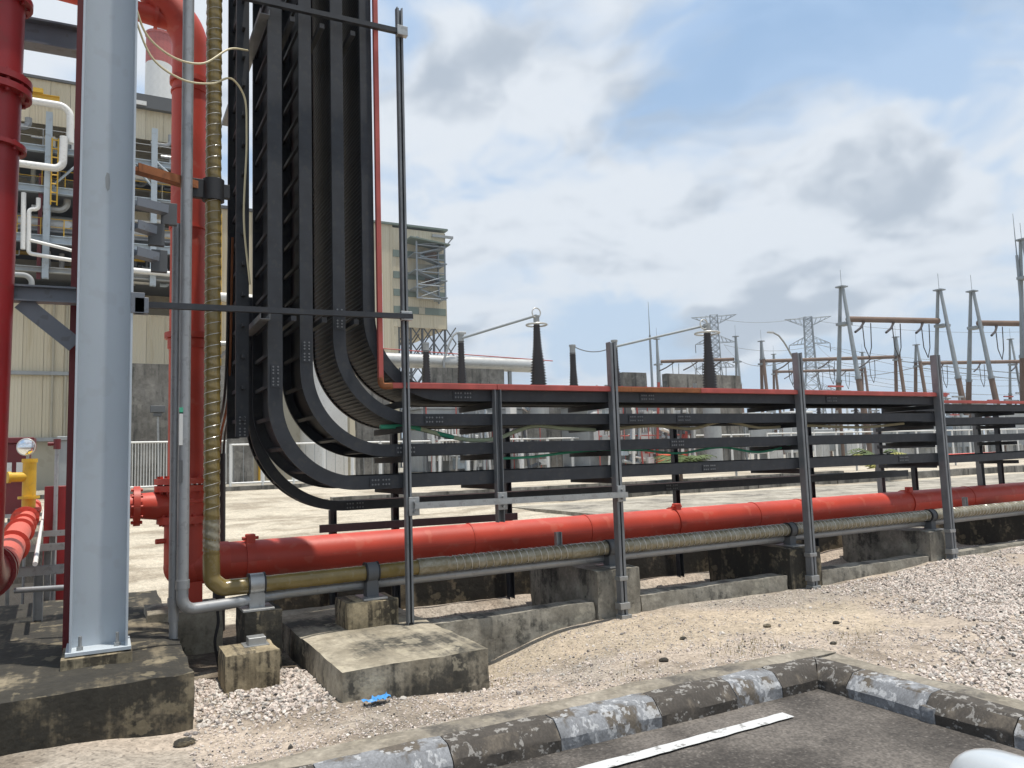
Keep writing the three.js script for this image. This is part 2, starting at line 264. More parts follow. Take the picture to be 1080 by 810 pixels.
// ------------------------------------------------------------------ things
const used = {};
function numbered(n) { const k = used[n] = (used[n] ?? -1) + 1; return k ? `${n}_${String(k).padStart(3, '0')}` : n; }
function mesh(name, geo, mat, parent = scene) { const m = new THREE.Mesh(geo, mat); m.name = parent === scene ? numbered(name) : name; m.castShadow = m.receiveShadow = true; parent.add(m); return m; }
const near = (x) => x < 33 ? 'by the second transformer' : x < 39 ? 'behind the last blast wall' : x < 50 ? 'behind the fence below the first pylon' : x < 62 ? 'behind the fence below the curved lamp' : x < 72 ? 'under the large near gantry' : 'near the tallest gantry';
function thing(name, label, category, group) { const o = new THREE.Group(); o.name = numbered(name); o.userData = { label, category }; if (group) o.userData.group = group; scene.add(o); return o; }
function solo(name, geo, mat, label, category, group) { const m = mesh(name, geo, mat); m.userData = { label, category }; if (group) m.userData.group = group; return m; }
function structure(name, geo, mat) { const m = mesh(name, geo, mat); m.userData.kind = 'structure'; return m; }
function seat(o, x, y, z) { for (const c of o.children) { c.position.x -= x; c.position.y -= y; c.position.z -= z; } o.position.set(x, y, z); return o; }
const lerp3 = (a, b, t) => [mix(a[0], b[0], t), mix(a[1], b[1], t), mix(a[2], b[2], t)];

// ================================================================== GROUND
const inBox = (x, z, x0, x1, z0, z1, m = 0.1) => ss(x0 - m, x0 + m, x) * ss(x1 + m, x1 - m, x) * ss(z0 - m, z0 + m, z) * ss(z1 + m, z1 - m, z);
function H(x, z) {
  let h = 0.05 + 0.42 * ss(-12, -37, z) + (fbm(x * 0.7, z * 0.7, 0, 901, 3) - 0.5) * 0.06 + (fbm(x * 4, z * 4, 0, 905, 3) - 0.5) * 0.03;
  h -= 0.27 * Math.exp(-((x - 2.6) ** 2 / 0.7 + (z + 6.1) ** 2 / 0.55)) + 0.07 * Math.exp(-((x - 2.8) ** 2 / 1.2 + (z + 5.2) ** 2 / 0.4));
  h += 0.09 * ss(8, 9.6, x) * ss(-3, -5.8, z) + 0.05 * ss(-4.5, -3.9, z) * (x < 4.4 ? 1 : 0.6);
  h -= 0.06 * Math.exp(-((x - 0.6) ** 2 / 0.3 + (z + 4.8) ** 2 / 0.4));
  h -= 1.5 * inBox(x, z, -2.4, -0.2, -24, -8.95, 0.06);                                        // pipe trench behind the footing
  h -= 0.12 * inBox(x, z, 2.5, 14, -7.45, -6.5, 0.12);
  h = mix(h, -0.12, inBox(x, z, -60, 4.28, -3.75, 60, 0.06));                                  // below the asphalt
  h = mix(h, 0.42, ss(-44, -46, z)); return h;
}
function segD(px, pz, ax, az, bx_, bz) { const dx = bx_ - ax, dz = bz - az, t = Math.max(0, Math.min(1, ((px - ax) * dx + (pz - az) * dz) / (dx * dx + dz * dz))); return Math.hypot(px - ax - dx * t, pz - az - dz * t); }
const sandAt = (x, z) => ss(0.72, 0.3, segD(x, z, 2.7, -5.75, 5.9, -4.95) + (fbm(x * 1.7, z * 1.7, 0, 911, 6, 0.62) - 0.5) * 1.5);
{
  const axis = (parts) => { const o = []; for (const [a, b, s] of parts) for (let v = a; v < b - 1e-6; v += s) o.push(v); o.push(parts[parts.length - 1][1]); return o; };
  const xs = axis([[-900, -100, 200], [-100, -20, 10], [-20, -3, 1], [-3, 13, 0.07], [13, 24, 0.3], [24, 60, 2], [60, 140, 10], [140, 900, 95]]);
  const zs = axis([[-900, -160, 105], [-160, -60, 10], [-60, -25, 1], [-25, -9.3, 0.2], [-9.3, -1.4, 0.07], [-1.4, 10, 0.8], [10, 60, 10]]);
  const nx = xs.length, nz = zs.length, pos = [], col = [], uv = [], idx = [];
  for (const z of zs) for (const x of xs) {
    pos.push(x, H(x, z), z); uv.push(x, z);
    const s = sandAt(x, z), n = fbm(x * 0.9, z * 0.9, 0, 921, 4), far = ss(-7.6, -8.2, z), grit = ss(0.45, 0.6, fbm(x * 1.3 + 4, z * 1.3, 0, 931, 4));
    let c = mix3([0.50, 0.43, 0.36], [0.40, 0.36, 0.31], grit); c = mix3(c, [0.56, 0.475, 0.36], s * 0.65);
    { const q = fbm(x * 0.5, z * 1.4, 0, 923, 7, 0.66); c = mix3(c, mix3(mix3([0.70, 0.64, 0.52], [0.56, 0.51, 0.42], n), [0.34, 0.29, 0.22], ss(0.50, 0.66, q) * 0.75), far); }
    const dirt = ss(0.58, 0.68, fbm(x * 2.2 + 7, z * 2.2, 0, 941, 5)) * (1 - far); c = mix3(c, [0.20, 0.16, 0.12], dirt * 0.55 * (1 - s));
    if (inBox(x, z, -2.4, -0.2, -24, -8.95, 0.05) > 0.4) c = [0.06, 0.055, 0.05];  // dark wet trench soil, with the shade of the pit put into its colour
    if (x > 0.45 && x < 1.4 && z < -5.9 && z > -8) c = mix3([0.12, 0.095, 0.07], [0.3, 0.26, 0.2], ss(0.5, 0.62, fbm(x * 6, z * 6, 0, 951, 4)));
    col.push(...c);
  }
  for (let j = 0; j < nz - 1; j++) for (let i = 0; i < nx - 1; i++) { const a = j * nx + i, b = a + 1, c = a + nx, d = c + 1; idx.push(a, c, b, b, c, d); }
  const g = new THREE.BufferGeometry(); g.setAttribute('position', new THREE.Float32BufferAttribute(pos, 3)); g.setAttribute('uv', new THREE.Float32BufferAttribute(uv, 2)); g.setAttribute('color', new THREE.Float32BufferAttribute(col, 3)); g.setIndex(idx); g.computeVertexNormals();
  structure('ground', g, M.ground);
}
{ // asphalt
  const g = new THREE.PlaneGeometry(44, 34, 60, 60); g.rotateX(-Math.PI / 2); g.translate(4.16 - 22, 0, -3.64 + 17);
  const p = g.attributes.position; for (let i = 0; i < p.count; i++) p.setY(i, (fbm(p.getX(i) * 0.8, p.getZ(i) * 0.8, 0, 961, 3) - 0.5) * 0.012);
  g.computeVertexNormals(); structure('car_park', metricUV(g), M.asphalt);
  const line = new THREE.PlaneGeometry(6, 0.088, 90, 4); line.rotateX(-Math.PI / 2); const q = line.attributes.position; const e = rng(33);
  for (let i = 0; i < q.count; i++) { const side = Math.abs(q.getZ(i)) > 0.035; if (side) q.setZ(i, q.getZ(i) + (e() - 0.5) * 0.006); }
  line.rotateY(0.02); line.translate(3.56 - 3, 0.011, -3.31); structure('parking_line', metricUV(line), M.paintLine);
}
// kerb blocks
{
  const K = new THREE.Group(); K.name = 'kerb'; K.userData.kind = 'structure'; scene.add(K);
  const prof = [[0, -0.15], [0.001, 0.06], [0.014, 0.082], [0.06, 0.132], [0.075, 0.143], [0.17, 0.15], [0.17, -0.15]];
  const block = (a, b, nrm, mat, seed, mitre = 0) => {        // from a to b along the face line; nrm points away from the road
    const n = 8, pos = [], A = V3(...a), B = V3(...b), N = V3(...nrm), sec = [];
    for (let i = 0; i <= n; i++) { const t = i / n, c = A.clone().lerp(B, t), ed = Math.min(t, 1 - t) < 0.01 ? 0.975 : 1, sh = A.clone().sub(B).normalize().multiplyScalar(i ? 0 : mitre); sec.push(prof.map(([d, y], k) => { const j = (fbm(c.x * 6 + k, c.z * 6 + k * 3, 0, seed, 3) - 0.5) * 0.022; return c.clone().addScaledVector(sh, d).addScaledVector(N, d + (k < 5 ? j : 0) + (1 - ed) * 0.06).setY(y > 0 ? (y + j * 0.6) * ed : y); })); }
    const q = (a, b, c, d) => { for (const p of [a, b, c, a, c, d]) pos.push(p.x, p.y, p.z); };
    for (let i = 0; i < n; i++) for (let k = 0; k < prof.length - 1; k++) q(sec[i][k], sec[i][k + 1], sec[i + 1][k + 1], sec[i + 1][k]);
    for (const i of [0, n]) for (let k = 1; k < prof.length - 1; k++) for (const p of [sec[i][0], sec[i][k], sec[i][k + 1]]) pos.push(p.x, p.y, p.z);
    const g = new THREE.BufferGeometry(); g.setAttribute('position', new THREE.Float32BufferAttribute(pos, 3)); g.computeVertexNormals(); mesh('kerb_block', toCreasedNormals(metricUV(g), 0.5), mat, K);
  };
  const xs = [4.12, 3.80, 3.42, 2.84, 2.17, 1.55, 0.9, 0.25, -0.4, -1.05, -1.7, -2.35, -3, -3.65, -4.3, -4.95, -5.6, -6.25]; let w = 0;
  for (let i = 0; i < xs.length - 1; i++) block([xs[i] - (i ? 0.003 : 0), 0, -3.63], [xs[i + 1] + 0.003, 0, -3.63], [0, 0, -1], w++ % 2 ? M.kerbWhite : M.kerbBlack, 40 + i, i ? 0 : 1);
  const zs = [-3.63, -3.42, -2.90, -2.42, -1.8, -1.2, -0.55, 0.1, 0.75]; w = 0;
  for (let i = 0; i < zs.length - 1; i++) block([4.12, 0, zs[i] + (i ? 0.003 : 0)], [4.12, 0, zs[i + 1] - 0.003], [1, 0, 0], w++ % 2 ? M.kerbWhite : M.kerbBlack, 60 + i, i ? 0 : 1);
  mesh('mortar_bed', rough(-6.3, 4.52, -0.1, 0.146, -4.02, -3.802, 0.012, 81), M.mortar, K); mesh('mortar_bed', rough(4.292, 4.50, -0.1, 0.144, -3.80, 1, 0.012, 83), M.mortar, K);
  mesh('mortar_joint', rough(4.10, 4.15, -0.05, 0.09, -2.93, -2.83, 0.008, 85, 0.03), M.kerbWhite, K);
}
// yard platform and its kerb, far behind
structure('yard_platform', bx(-60, 240, -0.4, 0.62, -160, -37.5), M.slab);
structure('yard_kerb', bx(-60, 240, -0.2, 0.66, -37.49, -37.2), M.blast);
structure('concrete_apron', rough(9.8, 34, -0.3, 0.25, -18.6, -8.9, 0.01, 91, 0.6), M.slab);
for (const [x0, x1, z, t, l] of [[12, 62, -19.6, 0.52, 'long weathered concrete trench edge across the yard beyond the rack'], [6.5, 30, -24.5, 0.5, 'farther concrete trench edge behind the lowest trays']]) { const w = thing('trench_edge', l, 'kerb'); for (let x = x0; x < x1 - 1; x += 4) mesh('edge_length', rough(x, x + 3.98, -0.1, t, z - 0.35, z, 0.02, 300 + Math.round(x), 0.3), M.blast, w); seat(w, (x0 + x1) / 2, -0.1, z); }
structure('yard_road', bx(3, 90, -0.2, 0.33, -33, -27), M.slab);

// ================================================================== CONCRETE FOOTINGS
solo('concrete_footing', rough(-1.25, 0.52, -0.4, 0.335, -8.8, -5.1, 0.014, 11), M.blockDark, 'large dark stained concrete footing under the grey steel column', 'footing');
solo('column_plinth', rough(-0.215, 0.20, 0.30, 0.405, -6.02, -5.61, 0.003, 13, 0.08), M.ped, 'thin grout plinth under the base of the grey steel column', 'plinth');
solo('concrete_footing', rough(1.36, 2.42, -0.4, 0.24, -7.35, -4.97, 0.009, 17), M.block, 'low concrete footing jutting forward beneath the tall strut post', 'footing');
solo('pipe_pedestal', rough(0.75, 1.12, -0.3, 0.29, -6.02, -5.62, 0.01, 19, 0.07), M.ped, 'small stained concrete pedestal carrying a metal junction box', 'pedestal');
solo('pipe_pedestal', rough(0.94, 1.24, -0.3, 0.47, -6.5, -6.12, 0.01, 23, 0.07), M.blockDark, 'blackened concrete pedestal under the first bend clamp of the taped pipe', 'pedestal');
solo('pipe_pedestal', rough(1.72, 2.17, 0.2, 0.45, -6.5, -6.1, 0.01, 29, 0.07), M.ped, 'square concrete pedestal standing on the jutting footing', 'pedestal');
[[4.1, 4.6, 0.48, 'concrete cross pedestal behind the post at the end of the galvanised rail'], [6.62, 7.12, 0.48, 'concrete cross pedestal at the third strut post'], [9.05, 9.6, 0.48, 'concrete cross pedestal at the last strut post before the rack steps down'], [11.6, 12.2, 0.53, 'farthest concrete cross pedestal under the red pipe run']].forEach(([a, b, t, l], i) =>
  solo('pipe_pedestal', rough(a, b, -0.3, t, -7.42, -6.1, 0.012, 31 + i, 0.1), i % 2 ? M.blockDark : M.wall, l, 'pedestal'));
solo('riser_plinth', rough(0.33, 0.92, -0.2, 0.40, -7.5, -6.92, 0.012, 37, 0.1), M.block, 'stained concrete plinth under the foot of the tall red riser', 'plinth');
{ // low wall in cast lengths
  const w = thing('low_concrete_wall', 'long low grey concrete wall along the foot of the cable rack', 'wall');
  const cuts = [2.42, 4.05, 4.61, 6.49, 7.13, 8.94, 9.61, 11.59]; const segs = [[2.425, 4.09], [4.61, 6.61], [7.13, 9.04], [9.61, 11.59], [12.21, 15]];
  segs.forEach(([a, b], i) => mesh('wall_length', rough(a, b, -0.45, 0.2 - 0.004 * i, -6.36, -6.125, 0.012, 41 + i, 0.1), M.wall, w)); seat(w, 6, -0.45, -6.2);
  const b = thing('low_concrete_wall', 'dark rear trench wall behind the horizontal red pipe', 'wall');
  [[1.25, 5.2], [5.21, 8.1], [8.11, 11], [11.01, 15]].forEach(([x0, x1], i) => mesh('wall_length', rough(x0, x1, -0.45, 0.46, -7.86, -7.64, 0.012, 51 + i, 0.15), M.blockDark, b)); seat(b, 6, -0.45, -7.7);
}

// ================================================================== GREY COLUMN AND LEFT STEELWORK
{
  const c = thing('steel_column', 'tall light grey steel column standing on the dark footing', 'column');
  const t = 0.014, x0 = -0.165, x1 = 0.165, zf = -5.66, zb = -5.96;
  mesh('web', bx(x0 + t, x1 - t, 0.43, 7.6, -5.822, -5.808), M.column, c);
  mesh('flange', bx(x0, x0 + t, 0.43, 7.6, zb, zf, 0.003), M.column, c); mesh('flange', bx(x1 - t, x1, 0.43, 7.6, zb, zf, 0.003), M.column, c);
  mesh('base_plate', bx(-0.185, 0.185, 0.406, 0.43, -5.98, -5.645, 0.003), M.column, c);
  for (const x of [-0.105, 0.105]) for (const z of [-5.70, -5.93]) { const b = mesh('anchor_bolt', cyl([x, 0.42, z], [x, 0.515, z], 0.011, 8), M.galv, c); mesh('nut', cyl([x, 0.43, z], [x, 0.452, z], 0.021, 6), M.galv, b); }
  { const sh = new THREE.Shape([[0, -0.065], [0.012, -0.05], [0.016, 0], [0.01, 0.06], [-0.006, 0.068], [-0.015, 0.03], [-0.011, -0.04]].map((q) => new THREE.Vector2(q[0], q[1]))), g = new THREE.ExtrudeGeometry(sh, { depth: 0.0012, bevelEnabled: false }); g.translate(0.0, 3.53, -5.8079); mesh('paint_scuff', metricUV(g), M.midGrey, c); }
  mesh('bracket_plate', bx(0.15, 0.235, 2.6, 2.74, -5.70, -5.655, 0.003), M.beam, c); seat(c, 0, 0.406, -5.81);
}
solo('red_steel_post', merge([bar(isec(0.12, 0.16, 0.012, 0.012), [-0.158, 0.335, -6.25], [-0.158, 7.6, -6.25], V3(0, 0, 1))]), M.maroon, 'dark red steel post standing just behind the grey column', 'post');
{
  const b = thing('support_beam', 'grey horizontal beam with diagonal brace at the left of the column', 'beam');
  mesh('beam', bar(isec(0.1, 0.11, 0.01, 0.012), [-4, 2.70, -6.02], [-0.178, 2.76, -6.02]), M.beam, b); mesh('brace', bar(rect(0.012, 0.11), [-0.50, 2.70, -6.02], [-0.178, 2.42, -6.02]), M.beam, b); seat(b, -0.8, 2.6, -6.02);
  solo('support_beam', bar(isec(0.14, 0.2, 0.012, 0.016), [-4, 5.0, -6.95], [-0.22, 4.87, -6.55]), M.beam, 'dark overhead beam at the top left, between red pipe and column', 'beam');
}
function ringOn(parent, c, ax, r, w = 0.03, mat = M.red) { c = A3(c); ax = A3(ax); return mesh('joint_ring', cyl(c.clone().addScaledVector(ax, -w / 2), c.clone().addScaledVector(ax, w / 2), r, 28), mat, parent); }
function flangeOn(parent, c, ax, r, th, bolts, mat = M.red, br = 0.012) { const [f, b] = flange(c, ax, r, th, bolts, br); const m = mesh('flange', f, mat, parent); if (b) mesh('bolts', b, mat, m).userData.kind = 'stuff'; return m; }
{ // left riser
  const p = thing('red_riser_pipe', 'dark red vertical pipe with bolted flanges at the far left edge', 'pipe');
  mesh('riser', pipe([[-0.66, 7.6, -5.95], [-0.715, 0.9, -5.95], [-0.68, 0.9, -6.42]], 0.165, 0.22, 28), M.crimson, p);
  flangeOn(p, [-0.688, 4.17, -5.95], [0, 1, 0], 0.225, 0.045, 12, M.crimson, 0.014); flangeOn(p, [-0.689, 4.10, -5.95], [0, 1, 0], 0.225, 0.045, 12, M.crimson, 0.014);
  flangeOn(p, [-0.692, 3.72, -5.95], [0, 1, 0], 0.205, 0.03, 10, M.crimson, 0.013); flangeOn(p, [-0.683, 4.75, -5.95], [0, 1, 0], 0.21, 0.04, 12, M.crimson, 0.013);
  flangeOn(p, [-0.69, 0.9, -6.30], [0, 0, 1], 0.19, 0.05, 12, M.crimson, 0.014); flangeOn(p, [-0.67, 0.9, -6.44], [0, 0, 1], 0.17, 0.05, 12, M.crimson, 0.014); seat(p, -0.67, 0.7, -6);
  const q = thing('red_low_pipe', 'sunlit coral red pipe running away behind the footing on low steel sleepers', 'pipe');
  mesh('run', cyl([-0.62, 0.9, -6.42], [-1.23, 0.9, -19], 0.115, 24), M.coral, q);
  for (const z of [-8.3, -10.4, -11.6, -14.2, -16.8]) { const x = mix(-0.62, -1.23, (-6.42 - z) / 12.58); ringOn(q, [x, 0.9, z], [0.045, 0, 1], 0.15, 0.04); }
  flangeOn(q, [-0.97, 0.9, -13.2], [0.045, 0, 1], 0.18, 0.04, 10); seat(q, -0.9, 0.785, -13);
  const c = solo('white_conduit', cyl([-0.44, 0.86, -7.0], [-0.98, 0.84, -17.5], 0.018, 8), M.white, 'thin white conduit running along the sunlit coral pipe', 'conduit');
  [-7.6, -9.9, -12.1, -14.8, -17.8].forEach((z, i) => {
    const s = thing('pipe_sleeper', ['nearest', 'second', 'third', 'fourth', 'farthest'][i] + ' galvanised sleeper beam under the coral red pipe', 'sleeper', 'sleepers under the coral pipe'); const x = -0.72 - i * 0.11;
    mesh('beam', bar(chan(0.10, 0.07, 0.008), [x - 0.55, 0.745, z], [-0.27 - i * 0.06, 0.745, z]), M.galv, s); for (const u of [x - 0.4, -0.45 - i * 0.06]) { mesh('leg', bar(chan(0.07, 0.05, 0.006), [u, -1.5, z - 0.02], [u, 0.70, z - 0.02], V3(0, 0, 1)), M.galv, s); } seat(s, x, -1.5, z);
  });
  solo('red_tie_rod', cyl([-0.55, 0.70, -6.8], [-0.2, 0.70, -6.7], 0.022, 8), M.conduit, 'thin grey tie pipe between red elbow and column foot', 'pipe');
}
{ // yellow hydrant, convex mirror, red post, red cabinet
  const h = thing('fire_hydrant', 'yellow hydrant outlet standing on the coral red pipe', 'hydrant');
  mesh('barrel', merge([cyl([-1.0, 1.0, -14.2], [-1.0, 1.72, -14.2], 0.095, 18), cyl([-1.0, 1.72, -14.2], [-1.0, 1.78, -14.2], 0.11, 18), cyl([-1.0, 1.16, -14.2], [-1.0, 1.2, -14.2], 0.15, 18)]), M.yellow, h);
  const o = mesh('outlet', cyl([-1.0, 1.5, -14.2], [-1.24, 1.5, -14.1], 0.075, 14), M.yellow, h); mesh('cap', cyl([-1.24, 1.5, -14.1], [-1.28, 1.5, -14.085], 0.09, 14), M.yellow, o); mesh('foot_flange', cyl([-1.0, 0.98, -14.2], [-1.0, 1.02, -14.2], 0.17, 18), M.crimson, h); seat(h, -1, 0.98, -14.2);
  const m = thing('convex_mirror', 'round convex traffic mirror on a short stem beside the yellow hydrant', 'mirror');
  const dome = new THREE.SphereGeometry(0.3, 24, 8, 0, 6.2832, 0, 0.43); dome.rotateX(Math.PI / 2); dome.translate(0, 0, -0.265); dome.rotateY(-0.25); dome.translate(-1.07, 1.97, -14.4); mesh('glass', dome, M.mirrorGlass, m);
  const rim = new THREE.TorusGeometry(0.128, 0.012, 8, 28); rim.rotateY(-0.25); rim.translate(-1.07, 1.97, -14.4); mesh('rim', rim, M.lagging, m); mesh('back', cyl([-1.066, 1.97, -14.41], [-1.05, 1.97, -14.46], 0.125, 20), M.crimson, m); mesh('stem', cyl([-1.07, -1.4, -14.47], [-1.05, 1.9, -14.47], 0.02, 8), M.galv, m); seat(m, -1.07, -1.4, -14.4);
  const p = thing('red_pipe_support', 'dark red box post with grey pipe strapped to its front behind the coral pipe', 'post');
  mesh('box_post', bx(-0.75, -0.44, -1.5, 1.35, -13.7, -13.4, 0.01), M.crimson, p); mesh('strapped_pipe', cyl([-0.6, -0.85, -13.35], [-0.6, 2.02, -13.35], 0.03, 10), M.conduit, p); mesh('lamp_head', merge([cyl([-0.6, 1.9, -13.35], [-0.6, 2.05, -13.35], 0.05, 10), cyl([-0.72, 1.98, -13.35], [-0.6, 1.98, -13.35], 0.03, 10)]), M.maroon, p); seat(p, -0.6, -1.5, -13.5);
  const k = thing('red_cabinet', 'dark red equipment cabinet with two white notices behind the hydrant', 'cabinet');
  mesh('case', bx(-4.2, -1.7, 0.5, 2.35, -24.6, -23.9, 0.02), M.maroon, k); mesh('lid', bx(-4.3, -1.6, 2.35, 2.5, -24.7, -23.8, 0.02), M.maroon, k); for (const x of [-2.3, -1.98]) mesh('notice', bx(x, x + 0.22, 1.55, 1.85, -23.9, -23.885), M.white, k); seat(k, -2.9, 0.5, -24.2);
  solo('grey_kiosk', merge([bx(-0.9, -0.35, 0.3, 2.3, -21.5, -21, 0.02), bx(-0.95, -0.3, 2.3, 2.4, -21.55, -20.95, 0.02)]), M.midGrey, 'grey control kiosk beyond the red box post', 'kiosk');
}

// ================================================================== RED RISER AND LONG RED PIPE
{
  const p = thing('red_fire_main', 'bright red pipe rising behind the conduits then running low along the rack', 'pipe'), x = 0.645, z = -7.2;
  mesh('riser', pipe([[x, 1.42, z], [x, 5.5, z], [-0.3, 6.5, z]], 0.152, 0.4, 32), M.red, p);
  const up = mesh('overhead_branch', pipe([[0.55, 5.56, z], [0.18, 5.60, z], [-6, 5.95, z]], 0.085, 0.15, 20), M.red, p); ringOn(up, [0.36, 5.58, z], [1, -0.08, 0], 0.105, 0.03);
  ringOn(p, [x, 5.02, z], [0, 1, 0], 0.172, 0.05); ringOn(p, [x, 4.92, z], [0, 1, 0], 0.162, 0.02); ringOn(p, [x, 3.66, z], [0, 1, 0], 0.164, 0.018);
  flangeOn(p, [x, 2.70, z], [0, 1, 0], 0.19, 0.05, 0); ringOn(p, [x, 2.63, z], [0, 1, 0], 0.165, 0.08);
  flangeOn(p, [x, 1.445, z], [0, 1, 0], 0.255, 0.05, 16, M.red, 0.014); flangeOn(p, [x, 1.385, z], [0, 1, 0], 0.255, 0.05, 16, M.red, 0.014);
  const v = mesh('valve_body', merge([cyl([x, 1.15, z], [x, 1.36, z], 0.185, 28)]), M.red, p); flangeOn(v, [x, 1.12, z], [0, 1, 0], 0.235, 0.06, 14, M.red, 0.014);
  mesh('valve_stem', merge([cyl([x + 0.02, 1.27, z + 0.17], [x + 0.02, 1.27, z + 0.25], 0.03, 12), cyl([x - 0.02, 1.27, z + 0.24], [x + 0.14, 1.275, z + 0.25], 0.014, 8)]), M.red, p);
  mesh('elbow', merge([tubeAlong([[x, 1.1, z], [x, 0.72, z]], 0.175, 30), tubeAlong([[x, 0.92, z], [x, 0.735, z], [x + 0.1, 0.735, z], [x + 0.34, 0.735, z]], 0.172, 28)]), M.red, p);
  const bowl = new THREE.SphereGeometry(0.178, 28, 16); bowl.translate(x, 0.725, z); mesh('elbow_bowl', bowl, M.red, p); mesh('drain_boss', cyl([x - 0.16, 0.95, z + 0.03], [x - 0.24, 0.95, z + 0.05], 0.022, 10), M.red, p);
  mesh('foot', bx(x - 0.12, x + 0.12, 0.40, 0.6, z - 0.12, z + 0.12), M.red, p);
  mesh('run', cyl([x + 0.3, 0.735, z], [17, 0.735, z], 0.165, 36), M.red, p);
  const br = mesh('branch', cyl([x - 0.12, 1.24, z], [x - 0.36, 1.25, z], 0.13, 24, 0.105), M.red, p); mesh('branch_run', cyl([x - 0.36, 1.25, z], [-0.1, 1.25, z], 0.10, 24), M.red, br); flangeOn(p, [x - 0.385, 1.25, z], [1, 0, 0], 0.165, 0.05, 10, M.red, 0.013);
  for (const [cx, lug] of [[1.16, 1], [5.95, 1], [10.2, 1], [8.0, 0], [3.3, 0], [4.7, 0], [7.2, 0], [11.6, 0], [13.4, 1]]) { const c = ringOn(p, [cx, 0.735, z], [1, 0, 0], lug ? 0.182 : 0.172, lug ? 0.075 : 0.02); if (lug) mesh('coupling_lug', merge([bx(cx - 0.04, cx + 0.04, 0.88, 0.96, z + 0.02, z + 0.1, 0.01), cyl([cx - 0.07, 0.925, z + 0.06], [cx + 0.07, 0.925, z + 0.06], 0.014, 8)]), M.red, c); }
  seat(p, x, 0.40, z);
}
